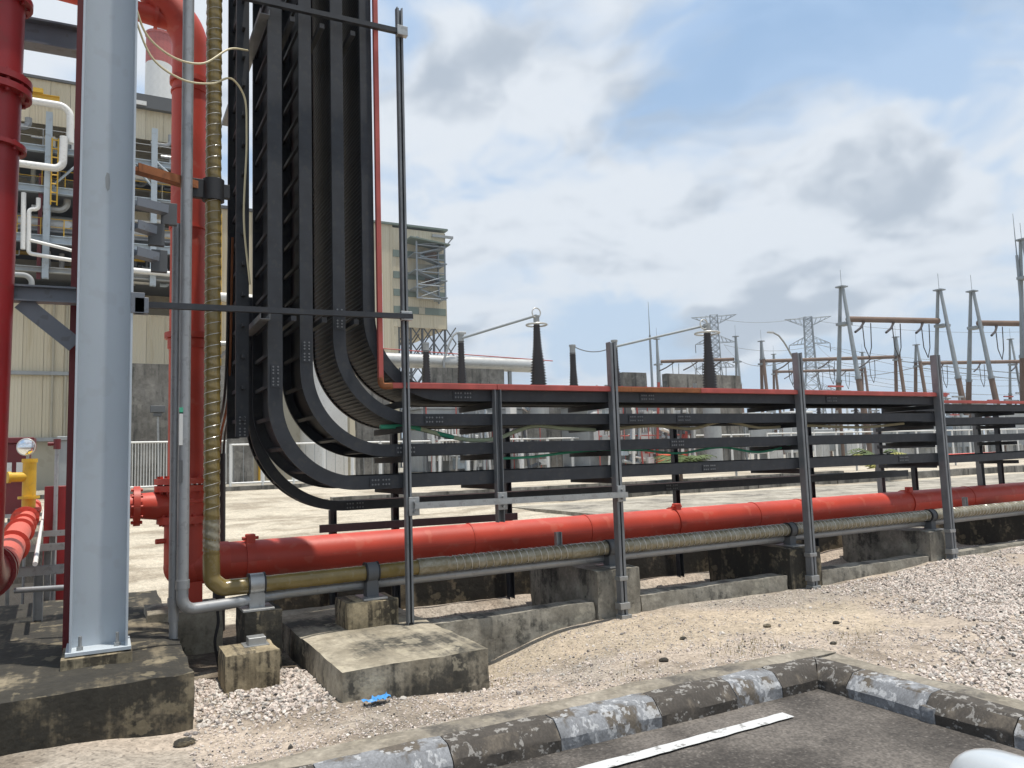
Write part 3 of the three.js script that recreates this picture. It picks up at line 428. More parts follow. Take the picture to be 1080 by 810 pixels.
// ================================================================== TAPED PIPE AND CONDUITS
{
  const p = thing('taped_pipe', 'olive pipe spirally wrapped in tape, bending from vertical to horizontal', 'pipe'); const X = 0.735, Z = -6.25, Y = 0.645;
  const dense = (a, b, s) => { const n = Math.ceil(A3(a).distanceTo(A3(b)) / s), o = []; for (let i = 0; i <= n; i++) o.push(A3(a).clone().lerp(A3(b), i / n)); return o; };
  const helix = (r, pitch, amp) => (l, a) => { let t = (l / pitch + a / (2 * Math.PI)) % 1; if (t < 0) t += 1; return r + amp * (t < 0.85 ? t / 0.85 : (1 - t) / 0.15); };
  mesh('vertical_run', tubeAlong(dense([X, 7.4, Z], [X, 0.9, Z], 0.012), helix(0.0565, 0.088, 0.0055), 20), M.olive, p);
  mesh('elbow', tubeAlong(roundPath([[X, 0.9, Z], [X, Y, Z], [X + 0.27, Y, Z]], 0.14, 14), (l, a) => 0.062 + 0.002 * Math.sin(l * 60 + a), 20), M.olive, p);
  mesh('horizontal_run', tubeAlong(dense([X + 0.26, Y, Z], [2.55, Y + 0.012, Z], 0.012), helix(0.060, 0.09, 0.003), 20), M.olive, p);
  mesh('horizontal_run', tubeAlong(dense([2.55, Y + 0.012, Z], [16, Y + 0.02, Z], 0.014), helix(0.060, 0.07, 0.009), 20), M.taped, p);
  mesh('bare_bend_wrap', tubeAlong(dense([X, 1.16, Z], [X, 0.93, Z], 0.012), (l, a) => 0.062 + 0.0015 * Math.sin(l * 90 + a * 2), 18), M.taped, p);
  const spiral = (ax, from, to, pitch, r, t) => { const P = [], n = Math.abs(to - from) / pitch * 14; for (let i = 0; i <= n; i++) { const a = i / 14 * 2 * Math.PI, l = mix(from, to, i / n); P.push(ax === 'x' ? V3(l, Y + 0.016 + r * Math.cos(a), Z + r * Math.sin(a)) : V3(X + r * Math.cos(a), l, Z + r * Math.sin(a))); } return tubeAlong(P, t, 4, false); };
  mesh('tape_edge_glint', spiral('x', 2.7, 14, 0.07, 0.0665, 0.0034), M.silver, p); mesh('tape_edge_glint', spiral('y', 6.2, 1.2, 0.088, 0.0598, 0.0024), M.silver, p);  // glints along the tape edges, modelled as thin pale silver bands
  for (const c of [2.5, 4.02, 9.0]) mesh('tape_band', cyl([c - 0.13, Y + 0.012, Z], [c + 0.13, Y + 0.012, Z], 0.0705, 20), M.taped, p); seat(p, X, 0.58, Z);
  const g = thing('grey_conduit', 'grey metal conduit dropping beside the red riser and running under the taped pipe', 'conduit');
  mesh('run', pipe([[0.535, 7.4, -6.12], [0.525, 0.535, -6.12], [0.85, 0.535, -6.2], [1.3, 0.55, -6.33], [16, 0.57, -6.33]], 0.0415, 0.09, 18), M.conduit, g); for (const [y, h, m2] of [[1.72, 0.24, M.white], [1.95, 0.045, M.green], [1.45, 0.16, M.darkGrey]]) mesh('sticker', bx(0.49, 0.515, y, y + h, -6.0815, -6.074), m2, g); mesh('coupling', cyl([0.525, 0.69, -6.12], [0.525, 0.75, -6.12], 0.049, 16), M.conduit, g); seat(g, 0.53, 0.49, -6.12);
  const k = thing('grey_conduit', 'second grey conduit tucked behind the first, ending above the gravel', 'conduit'); mesh('run', cyl([0.475, 0.45, -6.2], [0.475, 3.4, -6.2], 0.036, 16), M.conduit, k); mesh('coupling', cyl([0.475, 0.56, -6.2], [0.475, 0.62, -6.2], 0.043, 16), M.conduit, k); mesh('tail', cyl([0.475, 0.06, -6.2], [0.475, 0.45, -6.2], 0.03, 12), M.conduit, k); seat(k, 0.475, 0.06, -6.2);
  // clamps along the taped pipe
  const clampLabels = [[1.06, M.galv, 'wide galvanised saddle clamp just right of the taped pipe bend', 0.47, 0.115], [1.97, M.darkGrey, 'dark saddle clamp on the square pedestal of the jutting footing', 0.45, 0.10], [4.36, M.darkGrey, 'saddle clamp on the taped pipe at the end of the galvanised rail', 0.48, 0.09], [6.8, M.darkGrey, 'saddle clamp on the taped pipe at the third strut post', 0.48, 0.09], [9.3, M.darkGrey, 'saddle clamp on the taped pipe at the last tall strut post', 0.48, 0.09]];
  for (const [cx, mat, label, top, w] of clampLabels) {
    const c = thing('pipe_clamp', label, 'clamp', 'clamps of the taped pipe'); mesh('strap', cyl([cx - w / 2, Y + 0.01, Z], [cx + w / 2, Y + 0.01, Z], 0.079, 20), mat, c);
    mesh('saddle', bx(cx - w / 2, cx + w / 2, top, Y - 0.02, Z - 0.06, Z + 0.045, 0.004), mat, c); mesh('foot_plate', bx(cx - w, cx + w, top - 0.004, top + 0.012, Z - 0.13, Z + 0.12, 0.002), M.galv, c); for (const s of [-1, 1]) mesh('strap_edge', cyl([cx + s * w / 2 - 0.006, Y + 0.01, Z], [cx + s * w / 2 + 0.006, Y + 0.01, Z], 0.083, 20), M.black, c); seat(c, cx, top, Z);
  }
  { const c = thing('pipe_clamp', 'black clamp holding the vertical taped pipe to a rusty bracket', 'clamp'); mesh('strap', cyl([X, 3.63, Z], [X, 3.80, Z], 0.082, 20), M.black, c); mesh('ear', bx(X - 0.16, X - 0.06, 3.64, 3.79, Z - 0.02, Z + 0.03, 0.004), M.black, c); mesh('ear', bx(X + 0.06, X + 0.12, 3.66, 3.77, Z - 0.02, Z + 0.03, 0.004), M.black, c); seat(c, X, 3.63, Z); }
  for (const [cx, l] of [[3.87, 'short grey strut stub beside the taped pipe under the galvanised rail'], [10.3, 'short grey strut stub beside the taped pipe past the last tall post']]) solo('strut_stub', bar(chan(0.06, 0.045, 0.006), [cx, 0.55, -6.4], [cx, 0.83, -6.4], V3(0, 0, 1)), M.galv, l, 'strut');
  solo('junction_box', merge([bx(0.93, 1.05, 0.288, 0.345, -5.9, -5.79, 0.004), bx(0.90, 1.07, 0.286, 0.294, -5.93, -5.77)]), M.galv, 'small open metal junction box lying on the low pedestal', 'box');
  // brackets between column and riser
  solo('rusty_bracket', bar(chan(0.09, 0.06, 0.008), [0.168, 3.70, -5.93], [0.60, 3.74, -6.26]), M.rust, 'rusty brown channel bracket between grey column and black clamp', 'bracket');
  [[3.36, 0.37], [3.20, 0.29], [3.01, 0.31]].forEach(([y, e], i) => { const b = thing('channel_bracket', ['upper', 'middle', 'lower'][i] + ' dark grey channel bracket between the column and red riser', 'bracket', 'brackets beside the column'); mesh('arm', bar(chan(0.085, 0.06, 0.008), [0.169, y + 0.03, -5.75], [e, y + 0.02, -5.82]), M.beam, b); mesh('end_plate', bx(e - 0.03, e + 0.075, y - 0.07, y + 0.09, -5.9, -5.855, 0.004), M.darkGrey, b); seat(b, 0.2, y, -6.2); });
}

// ================================================================== CABLE TRAYS
const ZN = -6.06, ZF = -6.77, XE = 9.42;
function trayPath(xv, h, r, top, xe, step = 0.5, arc = 28) { const o = []; for (let y = top; y > h + r + 0.01; y -= step) o.push([xv, y]); for (let k = 0; k <= arc; k++) { const a = Math.PI + k / arc * Math.PI / 2; o.push([xv + r + r * Math.cos(a), h + r + r * Math.sin(a)]); } for (let x = xv + r + step; x < xe; x += step) o.push([x, h]); o.push([xe, h]); return o; }
const railProf = (z, s, hw = 0.05, fl = 0.032, t = 0.004) => [[-hw, z], [hw, z], [hw, z + s * fl], [hw - t, z + s * fl], [hw - t, z + s * t], [-hw + t, z + s * t], [-hw + t, z + s * fl], [-hw, z + s * fl]];
function alongPath(path, step, fn) { let acc = 0, next = step * 0.5; for (let i = 1; i < path.length; i++) { const [ax, ay] = path[i - 1], [bx_, by] = path[i], l = Math.hypot(bx_ - ax, by - ay); while (next <= acc + l) { const t = (next - acc) / l; fn(mix(ax, bx_, t), mix(ay, by, t), Math.atan2(by - ay, bx_ - ax)); next += step; } acc += l; } }
const rungGeo = metricUV(new THREE.BoxGeometry(0.03, 0.022, ZN - ZF - 0.012));
const plateGeo = bx(-0.09, 0.09, -0.036, 0.036, -0.003, 0.003), boltGeo = merge([-0.07, -0.045, -0.02, 0.02, 0.045, 0.07].flatMap((x) => [-0.018, 0.018].map((y) => cyl([x, y, 0.002], [x, y, 0.010], 0.0075, 6))));
function splice(t, x, y, z, a, mat) { const m = mesh('splice_plate', plateGeo, mat, t); m.position.set(x, y, z); m.rotation.z = a; mesh('bolts', boltGeo, M.post, m).userData.kind = 'stuff'; }
function cableTray(label, path, kind, zn, zf, mat, plates, hw = 0.05) {
  const t = thing('cable_tray', label, 'cable tray', 'cable trays of the rack'); mesh('side_rail', sweep(path, railProf(zn, -1, hw)), mat, t); mesh('side_rail', sweep(path, railProf(zf, 1, hw)), mat, t);
  if (kind === 'ladder') { const rg = Math.abs(zn - zf - (ZN - ZF)) < 1e-6 ? rungGeo : metricUV(new THREE.BoxGeometry(0.03, 0.022, zn - zf - 0.012)); alongPath(path, 0.25, (x, y, a) => { const m = mesh('rung', rg, M.tray, t); m.position.set(x + Math.sin(a) * 0.025, y - Math.cos(a) * 0.025, (zn + zf) / 2); m.rotation.z = a; }); mesh('cover_plate', sweep(path, [[0.026, zn - 0.008], [0.029, zn - 0.008], [0.029, zf + 0.008], [0.026, zf + 0.008]]), M.tray, t); }
  else { // ribbed floor plate, fine folds too small to part
    const fine = []; alongPath(path, 0.012, (x, y, a) => fine.push([x + Math.sin(a) * 0.036, y - Math.cos(a) * 0.036, a])); const rib = fine.map(([x, y, a], i) => { const o = i % 3 === 0 ? 0.007 : 0; return [x + Math.sin(a) * o, y - Math.cos(a) * o]; });
    mesh('ribbed_floor', sweep(rib, [[0, zn - 0.006], [0.003, zn - 0.006], [0.003, zf + 0.006], [0, zf + 0.006]]), M.tray, t);
  }
  for (const [x, y, a] of plates) splice(t, x, y, zn + 0.0045, a, mat);
  return seat(t, path[path.length - 1][0] / 2, path[path.length - 1][1], (zn + zf) / 2);
}
const H1 = 1.39, H2 = 1.645, H3 = 1.895, H4 = 2.105, RB = 0.66, V = Math.PI / 2;
cableTray('outermost ladder tray of the curved stack, lowest but one along the rack', trayPath(1.17, H1, RB, 6.3, XE), 'ladder', ZN, ZF, M.tray, [[1.17, 2.24, V], [2.0, H1, 0], [5.5, H1, 0], [8.6, H1, 0]], 0.055);
cableTray('second ladder tray from the outside of the curved stack', trayPath(1.41, H2, RB, 6.3, XE), 'ladder', ZN, ZF, M.tray, [[1.41, 2.44, V], [2.22, H2, 0], [5.1, H2, 0]]);
cableTray('third tray of the curved stack, with a finely ribbed floor', trayPath(1.675, H3, RB, 6.3, XE), 'plate', ZN, ZF, M.tray, [[1.675, 2.72, V], [2.48, H3, 0], [4.6, H3, 0], [5.2, H3, 0]]);
cableTray('innermost and topmost ribbed tray beneath the red edge strip', trayPath(1.925, H4, RB, 6.3, XE), 'plate', ZN, ZF, M.tray, [[2.75, H4, 0], [4.75, H4, 0], [7.4, H4, 0]]);
cableTray('lowest narrow tray sweeping furthest out behind the curved stack', trayPath(1.13, 1.175, 0.8, 3.0, XE + 0.3), 'ladder', -6.79, -6.98, M.tray, [[2.0, 1.175, 0], [5.6, 1.175, 0]], 0.042);
{
  const zA = -6.38, t = thing('cable_tray', 'short separate ladder tray hanging left of the curved stack, cut off in mid air', 'cable tray'); const pA = [[0.975, 6.3], [0.975, 4], [0.975, 1.79]];
  mesh('side_rail', sweep(pA, railProf(zA, -1, 0.05)), M.tray, t); mesh('side_rail', sweep(pA, railProf(zA - 0.5, 1, 0.05)), M.tray, t); alongPath(pA, 0.25, (x, y, a) => { const m = mesh('rung', rungGeo, M.tray, t); m.scale.z = 0.92; m.position.set(x, y, zA - 0.25); m.rotation.z = a; }); splice(t, 0.975, 1.87, zA + 0.0045, V, M.tray); seat(t, 0.955, 1.79, zA - 0.25);
  const c = thing('cable_duct', 'black vertical duct rising from the ground with cables entering its top', 'duct'); mesh('duct', cyl([0.98, 0.05, -7.75], [0.98, 1.68, -7.75], 0.055, 18), M.black, c); for (const [i, dx] of [-0.03, 0.0, 0.03].entries()) mesh('cable', spline([[0.98 + dx, 1.5, -7.75], [0.98 + dx * 1.2, 1.8, -7.7], [0.95 + dx, 2.2, -6.95], [0.95 + dx, 3.5, -6.75]], 0.011, 6), i === 1 ? M.rust : M.black, c); seat(c, 0.98, 0.05, -7.75);
}
const cablePath = (path, z, off) => path.map(([x, y], i) => { const q0 = path[Math.max(0, i - 1)], q1 = path[Math.min(path.length - 1, i + 1)], a = Math.atan2(q1[1] - q0[1], q1[0] - q0[0]); return [x - Math.sin(a) * off, y + Math.cos(a) * off, z]; });
for (const [z, l] of [[-6.16, 'brown sheathed cable nearest the front in the outermost ladder tray'], [-6.23, 'brown sheathed cable second from the front in the outermost ladder tray']]) solo('power_cable', tubeAlong(cablePath(trayPath(1.17, H1, RB, 6.3, 6), z, 0.012), 0.026, 10), M.brownCable, l, 'cable');
solo('power_cable', tubeAlong(cablePath(trayPath(1.13, 1.175, 0.8, 3.0, 8), -6.87, 0.012), 0.03, 10), M.brownCable, 'brown sheathed cable in the lowest narrow tray', 'cable');
{ // red edge strip
  const s = thing('red_edge_strip', 'thin red painted steel strip edging the inside and top of the cable rack', 'strip'); const zf = -6.005;
  mesh('upright', bx(1.982, 2.022, 2.22, 6.3, zf - 0.04, zf, 0.003), M.strip, s); const el = mesh('corner', tubeAlong(roundPath([[2.002, 2.24, zf - 0.02], [2.005, 2.17, zf - 0.02], [2.10, 2.172, zf - 0.02]], 0.05, 8), 0.027, 10), M.rust, s);
  [[2.1, 3.06], [3.064, 4.3], [4.304, 5.4], [5.404, 7.3], [7.304, 9.5]].forEach(([a, b], i) => mesh('rail', bx(a, b, 2.155, 2.2, zf - 0.05 - i * 0.0007, zf + (i % 2) * 0.002, 0.003), i === 2 ? M.rust : M.strip, s)); mesh('cover_lip', bx(2.2, 9.5, 2.2015, 2.206, -6.75, -6.02), M.strip, s); seat(s, 5, 2.155, -6.03);
}
// the next stretch of the rack
[[2.06, 'top tray of the lower rack stretch at the far right'], [1.87, 'second tray of the lower rack stretch at the far right'], [1.62, 'third tray of the lower rack stretch at the far right'], [1.34, 'lowest tray of the lower rack stretch at the far right']].forEach(([h, l], i) => cableTray(l, [[9.75 + i * 0.1, h], [11, h], [14, h + 0.01 * i], [19, h]], i < 2 ? 'plate' : 'ladder', -6.62, -7.15, M.tray, []));
solo('red_edge_strip', bx(10.3, 19, 2.12, 2.16, -6.61, -6.57, 0.003), M.strip, 'red strip on top of the lower rack stretch at the far right', 'strip');

// supports
function arms(parent, x, z0, z1, ys, mat = M.tray) { for (const y of ys) { const a = mesh('arm', bar(chan(0.041, 0.05, 0.004), [x, y, z0], [x, y, z1]), mat, parent); } }
const ARM = [H4 - 0.078, H3 - 0.078, H2 - 0.078, H1 - 0.083];
function strutPost(label, x, y0, y1, w, foot) {
  const p = thing('strut_post', label, 'post', 'strut posts of the cable rack'); mesh('post', bar(chan(w, w, 0.006), [x, y0, -6.015], [x, y1, -6.015], V3(0, 0, 1)), M.post, p); mesh('slot_face', bx(x - w / 2 + 0.004, x - 0.008, y0 + 0.02, y1 - 0.01, -6.015 + w / 2 - 0.003, -6.015 + w / 2 + 0.0015), M.post, p); mesh('slot_face', bx(x + 0.008, x + w / 2 - 0.004, y0 + 0.02, y1 - 0.01, -6.015 + w / 2 - 0.003, -6.015 + w / 2 + 0.0015), M.post, p);
  arms(p, x - 0.01, -6.045, -6.79, ARM); if (foot) { mesh('foot_bracket', merge([bx(x - w / 2 - 0.02, x + w / 2 + 0.02, y0 + 0.1, y0 + 0.16, -6.06, -5.965, 0.004), bx(x - w / 2 - 0.015, x + w / 2 + 0.03, y0, y0 + 0.05, -6.06, -5.96, 0.004)]), M.galv, p); mesh('foot_bracket', bx(x - w / 2 - 0.012, x + w / 2 + 0.012, y0 + 0.36, y0 + 0.4, -6.06, -5.97, 0.004), M.galv, p); } return seat(p, x, y0, -6.015);
}
strutPost('tall thin strut post rising from the jutting footing to above the trays', 2.215, 0.24, 5.48, 0.052, false);
strutPost('strut post at the right end of the galvanised rail, rising above the red strip', 4.31, 0.02, 2.63, 0.07, true);
strutPost('third strut post from the column, foot bolted to the sandy wall base', 6.84, 0.02, 2.62, 0.078, true);
strutPost('last tall strut post, standing where the red strip ends by pink gravel', 9.32, 0.1, 2.68, 0.085, true);
{ const p = thing('strut_hanger', 'short strut hanger dropping from red strip, ending above the red pipe', 'hanger'); mesh('post', bar(chan(0.062, 0.062, 0.006), [3.06, 1.0, -6.02], [3.06, 2.155, -6.02], V3(0, 0, 1)), M.post, p); arms(p, 3.06, -6.05, -6.79, ARM); seat(p, 3.06, 1, -6.02); }
{ const p = thing('strut_post', 'dark post carrying the lower rack stretch at the far right', 'post'); mesh('post', bar(chan(0.08, 0.08, 0.006), [12.05, 0.0, -7.2], [12.05, 2.12, -7.2], V3(0, 0, 1)), M.post, p); arms(p, 12.0, -7.17, -6.6, [1.98, 1.79, 1.54, 1.26]); seat(p, 12.05, 0, -7.2);
  const q = thing('strut_post', 'first post of the lower rack stretch beside the red strip end', 'post'); mesh('post', bar(chan(0.08, 0.08, 0.006), [10.1, 0.0, -7.5], [10.1, 2.05, -7.5], V3(0, 0, 1)), M.post, q); arms(q, 10.05, -7.47, -6.6, [1.98, 1.79, 1.54, 1.26]); seat(q, 10.1, 0, -7.5); }
[[2.0, 1.1, 'rear post under the curve of the trays'], [2.64, 1.95, 'rear post just right of the tall thin strut post'], [3.94, 1.95, 'rear post right of the strut hanger'], [6.3, 1.95, 'rear post left of the third strut post'], [8.7, 1.95, 'rear post right of the third strut post'], [10.95, 1.3, 'rear post past the end of the red strip'], [13.2, 2.0, 'rear post at the right edge of view']].forEach(([x, t, l]) => { const p = thing('rear_post', 'dark ' + l, 'post', 'rear posts of the cable rack'); mesh('post', bar(chan(0.065, 0.065, 0.006), [x, -0.1, -7.55], [x, t, -7.55], V3(0, 0, 1)), M.tray, p); mesh('foot', bx(x - 0.09, x + 0.09, -0.12, -0.09, -7.63, -7.47), M.tray, p); seat(p, x, -0.12, -7.55); });
solo('cross_rail', bar(rect(0.03, 0.075), [1.86, 0.93, -7.50], [4.02, 0.915, -7.50]), M.tray, 'dark horizontal flat rail just above the red pipe, left of the hanger foot', 'rail');
solo('cross_rail', bar(chan(0.04, 0.05, 0.005), [5.2, 1.17, -7.50], [9.4, 1.17, -7.50]), M.tray, 'dark rear rail between the rear posts at the third strut post', 'rail');
{ const g = thing('galvanised_rail', 'bright galvanised channel rail spanning two posts above the red pipe', 'rail'); mesh('channel', bar(chan(0.075, 0.05, 0.005), [2.24, 1.19, -5.955], [4.36, 1.175, -5.955]), M.galv, g); for (const x of [2.25, 3.06, 4.32]) mesh('clamp_bracket', merge([bx(x - 0.045, x + 0.045, 1.11, 1.26, -5.978, -5.96, 0.003), cyl([x, 1.22, -5.96], [x, 1.22, -5.935], 0.012, 6), cyl([x, 1.14, -5.96], [x, 1.14, -5.935], 0.012, 6)]), M.galv, g); seat(g, 3.3, 1.1, -5.96); }
{ const d = chan(0.04, 0.041, 0.004);
  const s1 = thing('strut_rail', 'long strut rail from the grey column across the trays to the tall post', 'rail'); mesh('channel', bar(d, [0.19, 2.665, -5.70], [2.26, 2.75, -5.955]), M.tray, s1); mesh('end_clamp', bx(2.16, 2.255, 2.715, 2.79, -5.98, -5.935, 0.004), M.galv, s1); mesh('end_clamp', bx(0.17, 0.26, 2.6, 2.71, -5.735, -5.655, 0.006), M.beam, s1); seat(s1, 1.2, 2.6, -5.85);
  const s2 = thing('strut_rail', 'upper strut rail crossing the trays to the top of the tall post', 'rail'); mesh('channel', bar(d, [0.75, 5.21, -5.97], [2.26, 5.24, -5.965]), M.tray, s2); mesh('end_clamp', bx(2.17, 2.265, 5.2, 5.285, -5.985, -5.935, 0.004), M.galv, s2); seat(s2, 1.5, 5.2, -5.97);
  for (const [y, l] of [[5.15, 'upper'], [2.69, 'lower']]) { solo('depth_strut', bar(chan(0.075, 0.045, 0.005), [1.082, y, -5.99], [1.082, y - 0.02, -8.2]), M.post, l + ' strut running back beside the outermost ladder tray', 'strut'); [1.30, 1.54, 1.80].forEach((x, i) => solo('depth_strut', bar(rect(0.04, 0.04), [x, y, -6.005], [x, y, -6.76]), M.tray, `${l} cross strut in the ${['first', 'second', 'third'][i]} gap between the upright trays`, 'strut')); } }
// earth and signal cables
solo('earth_cable', spline([[2.2, 1.83, -6.2], [2.4, 1.83, -6.25], [2.68, 1.765, -6.3], [2.96, 1.722, -6.3], [3.2, 1.735, -6.3], [3.4, 1.80, -6.3], [3.6, 1.845, -6.3], [3.9, 1.82, -6.3], [4.28, 1.80, -6.3]], 0.019, 8, 70), M.paleGreen, 'pale green earth cable waving between the second and third trays', 'cable');
solo('earth_cable', spline([[2.05, 1.845, -6.2], [2.3, 1.845, -6.22], [2.55, 1.80, -6.29], [2.75, 1.75, -6.28]], 0.02, 8, 40), M.green, 'bright green cable beside the tall thin post above the second tray', 'cable');
solo('earth_cable', spline([[4.4, 1.80, -6.3], [5.0, 1.835, -6.3], [5.5, 1.80, -6.3], [5.95, 1.87, -6.3], [6.5, 1.80, -6.3], [7.1, 1.82, -6.3], [8.2, 1.79, -6.3], [9.0, 1.83, -6.3]], 0.016, 8, 80), M.cream, 'cream cable looping right of the galvanised rail post', 'cable');
solo('earth_cable', spline([[3.1, 1.55, -6.2], [3.5, 1.555, -6.2], [3.9, 1.585, -6.25], [4.3, 1.6, -6.3], [4.82, 1.59, -6.3], [5.31, 1.545, -6.3], [5.9, 1.595, -6.3], [6.45, 1.53, -6.3], [6.95, 1.59, -6.3]], 0.012, 8, 80), M.green, 'dark green cable sagging under the second tray', 'cable');
solo('flex_cable', spline([[0.14, 4.95, -5.9], [0.24, 4.72, -5.95], [0.42, 4.62, -6.0], [0.62, 4.64, -6.05], [0.84, 4.86, -6.15], [1.0, 4.96, -6.3]], 0.008, 8, 60), M.cream, 'upper cream flexible cable draped from the column to the trays', 'cable');
solo('flex_cable', spline([[0.14, 4.85, -5.9], [0.28, 4.55, -5.95], [0.48, 4.46, -6.0], [0.70, 4.52, -6.1], [0.86, 4.64, -6.2], [0.96, 4.55, -6.25], [0.985, 4.2, -6.25], [0.965, 3.5, -6.25], [1.02, 3.0, -6.3]], 0.008, 8, 80), M.cream, 'lower cream flexible cable draped then dropping beside the ladder tray', 'cable');
solo('drain_hose', spline([[0.78, 0.52, -6.3], [0.79, 0.4, -6.28], [0.77, 0.25, -6.3], [0.80, 0.06, -6.32]], 0.012, 6), M.black, 'thin black hose hanging below the taped pipe bend', 'hose');

// ================================================================== POWER STATION
function railing(parent, x0, x1, y, z, mat = M.yellow) { const gs = [cyl([x0, y + 1, z], [x1, y + 1, z], 0.022, 5), cyl([x0, y + 0.55, z], [x1, y + 0.55, z], 0.018, 5)]; for (let x = x0; x <= x1; x += 1.1) gs.push(cyl([x, y, z], [x, y + 1, z], 0.03, 5)); mesh('handrail', merge(gs), mat, parent); }
const panelGeo = (() => { const p = [], n = 6; for (let i = 0; i < n; i++) { const x = i / n, w = 1 / n; p.push([x, 0], [x + w * 0.55, 0], [x + w * 0.65, 0.012], [x + w * 0.9, 0.012]); } p.push([1, 0], [1, -0.06], [0, -0.06]); const g = new THREE.ExtrudeGeometry(new THREE.Shape(p.map((q) => new THREE.Vector2(q[0] * 0.985, q[1]))), { depth: 1, bevelEnabled: false }); g.rotateX(-Math.PI / 2); g.scale(1, 1, -1); const q = g.index ? g.toNonIndexed() : g; const a = q.attributes.position.array; for (let i = 0; i < a.length; i += 9) for (let k = 0; k < 3; k++) { const t = a[i + 3 + k]; a[i + 3 + k] = a[i + 6 + k]; a[i + 6 + k] = t; } q.computeVertexNormals(); return metricUV(q); })();
function clad(parent, x0, x1, y0, y1, z, w = 1, mats = [M.beige, M.beige2]) { for (let x = x0, i = 0; x < x1 - 0.05; x += w, i++) { const m = mesh('cladding_panel', panelGeo, mats[(i * 7 + Math.floor(y0)) % 3 === 0 ? 1 : 0], parent); m.scale.set(Math.min(w, x1 - x), y1 - y0, 1); m.position.set(x, y0, z); } }
{
  const b = thing('power_station', 'beige clad power station hall with open pipe galleries behind the column', 'building'), Z = -50;
  mesh('core', bx(-40, 5.3, 0.6, 24, -80, -53), M.beige, b);
  clad(b, -11, 5.3, 21.55, 24.2, Z); clad(b, -11, 1.2, 3.5, 12.0, Z); clad(b, 1.2, 5.3, 3.5, 10.75, Z); clad(b, 1.2, 5.3, 16.3, 17.9, Z); clad(b, -1, 1.2, 13, 19, Z - 2.5);
  mesh('roof', bx(-40, 5.4, 24.2, 24.35, -80, Z + 0.15), M.darkGrey, b); mesh('side_wall', bx(5.3, 5.4, 0.6, 24.2, -80, Z), M.beigeGrey, b);
  mesh('eaves_vent', bx(0.9, 5.3, 23.4, 24.18, Z + 0.06, Z + 0.4), M.darkGrey, b); mesh('eaves_light', bx(1.1, 2.0, 23.5, 23.75, Z + 0.42, Z + 0.5), M.white, b);
  mesh('gutter', merge([bx(-11, 1.0, 7.0, 7.2, Z + 0.05, Z + 0.25), bx(-11, 5, 3.3, 3.5, Z + 0.05, Z + 0.3)]), M.midGrey, b);
  mesh('lower_wall', bx(-11, 5.3, 0.6, 3.3, Z - 0.5, Z - 0.1), M.beigeGrey, b); mesh('louvre', bx(-2.3, -0.3, 1.9, 3.2, Z - 0.1, Z - 0.02), M.darkGrey, b);
  for (const x of [-2.55, -1.9, 0.4]) mesh('downpipe', cyl([x, 3.5, Z + 0.12], [x, 12, Z + 0.12], 0.06, 8), M.beigeGrey, b);
  for (const [y, h, m] of [[19.4, 0.35, M.steelBlue], [17.1, 0.4, M.steelBlue], [14.3, 0.45, M.steelBlue], [12.6, 0.3, M.midGrey]]) { mesh('gallery_floor', bx(-11, 5.2, y - 0.1, y, -52.8, -48.3), M.darkGrey, b); mesh('floor_beam', bar(isec(0.3, h, 0.04, 0.05), [-11, y, -48.2], [5.2, y, -48.2]), m, b); if (y < 20 && y > 13) railing(b, -10.9, 5, y + h / 2 - 0.02, -48.25, y > 19 ? M.midGrey : M.yellow); }
  for (const x of [-8, -2.92, 0.2, 2.4, 5]) mesh('column', bar(isec(0.32, 0.32, 0.04, 0.05), [x, 12.1, -48.1], [x, 21.5, -48.1], V3(0, 0, 1)), M.steelBlue, b);
  mesh('red_column', bar(isec(0.2, 0.2, 0.03, 0.03), [-3.25, 12.1, -48.35], [-3.25, 18, -48.35], V3(0, 0, 1)), M.maroon, b);
  for (const [a, c] of [[[0.4, 20.2, -48.05], [2.3, 18, -48.05]], [[2.4, 19.6, -48.05], [5, 17.3, -48.05]], [[-2.8, 17.2, -48.05], [-1, 19.3, -48.05]]]) mesh('brace', cyl(a, c, 0.07, 6), M.steelBlue, b);
  const w = (pts, r, br = 0.4, m = M.white) => mesh('process_pipe', pipe(pts, r, br, 12), m, b);
  w([[-11, 21.9, -47.8], [-1.92, 21.9, -47.8], [-1.88, 19.8, -47.8]], 0.19, 0.6); w([[-11, 18.2, -47.5], [-2.2, 18.15, -47.5], [-2.18, 20.0, -47.5]], 0.2, 0.45); w([[-3.98, 16.6, -47.6], [-3.94, 13.5, -47.6]], 0.12); w([[-3.3, 16.4, -47.6], [-3.3, 15.75, -47.6], [-3.72, 15.75, -47.6], [-3.68, 13.3, -47.6], [0, 12.9, -47.4]], 0.11, 0.2); w([[-3.6, 14.0, -47.5], [-2, 13.7, -47.5], [1, 13.0, -47.4]], 0.09, 0.2);
  w([[-11, 12.1, -47.6], [-3.5, 12.1, -47.6], [-3.5, 11.1, -47.6]], 0.14, 0.4, M.midGrey); w([[1.0, 12.85, -47.7], [4.9, 12.75, -47.7], [4.9, 10, -47.7]], 0.16, 0.3); w([[-1.6, 19.9, -48.7], [-0.9, 19.9, -48.7], [-0.9, 17.4, -48.7]], 0.35, 0.7, M.midGrey); w([[0.8, 18.8, -48.8], [5, 18.6, -48.8]], 0.3, 0.3, M.lagging); w([[-11, 15.0, -49], [5, 15.0, -49]], 0.1, 0.3, M.conduit); w([[-4.6, 20.8, -49], [-4.6, 12.6, -49]], 0.13, 0.3, M.lagging); w([[-5.2, 17, -49], [-5.2, 12.6, -49]], 0.1, 0.3, M.midGrey);
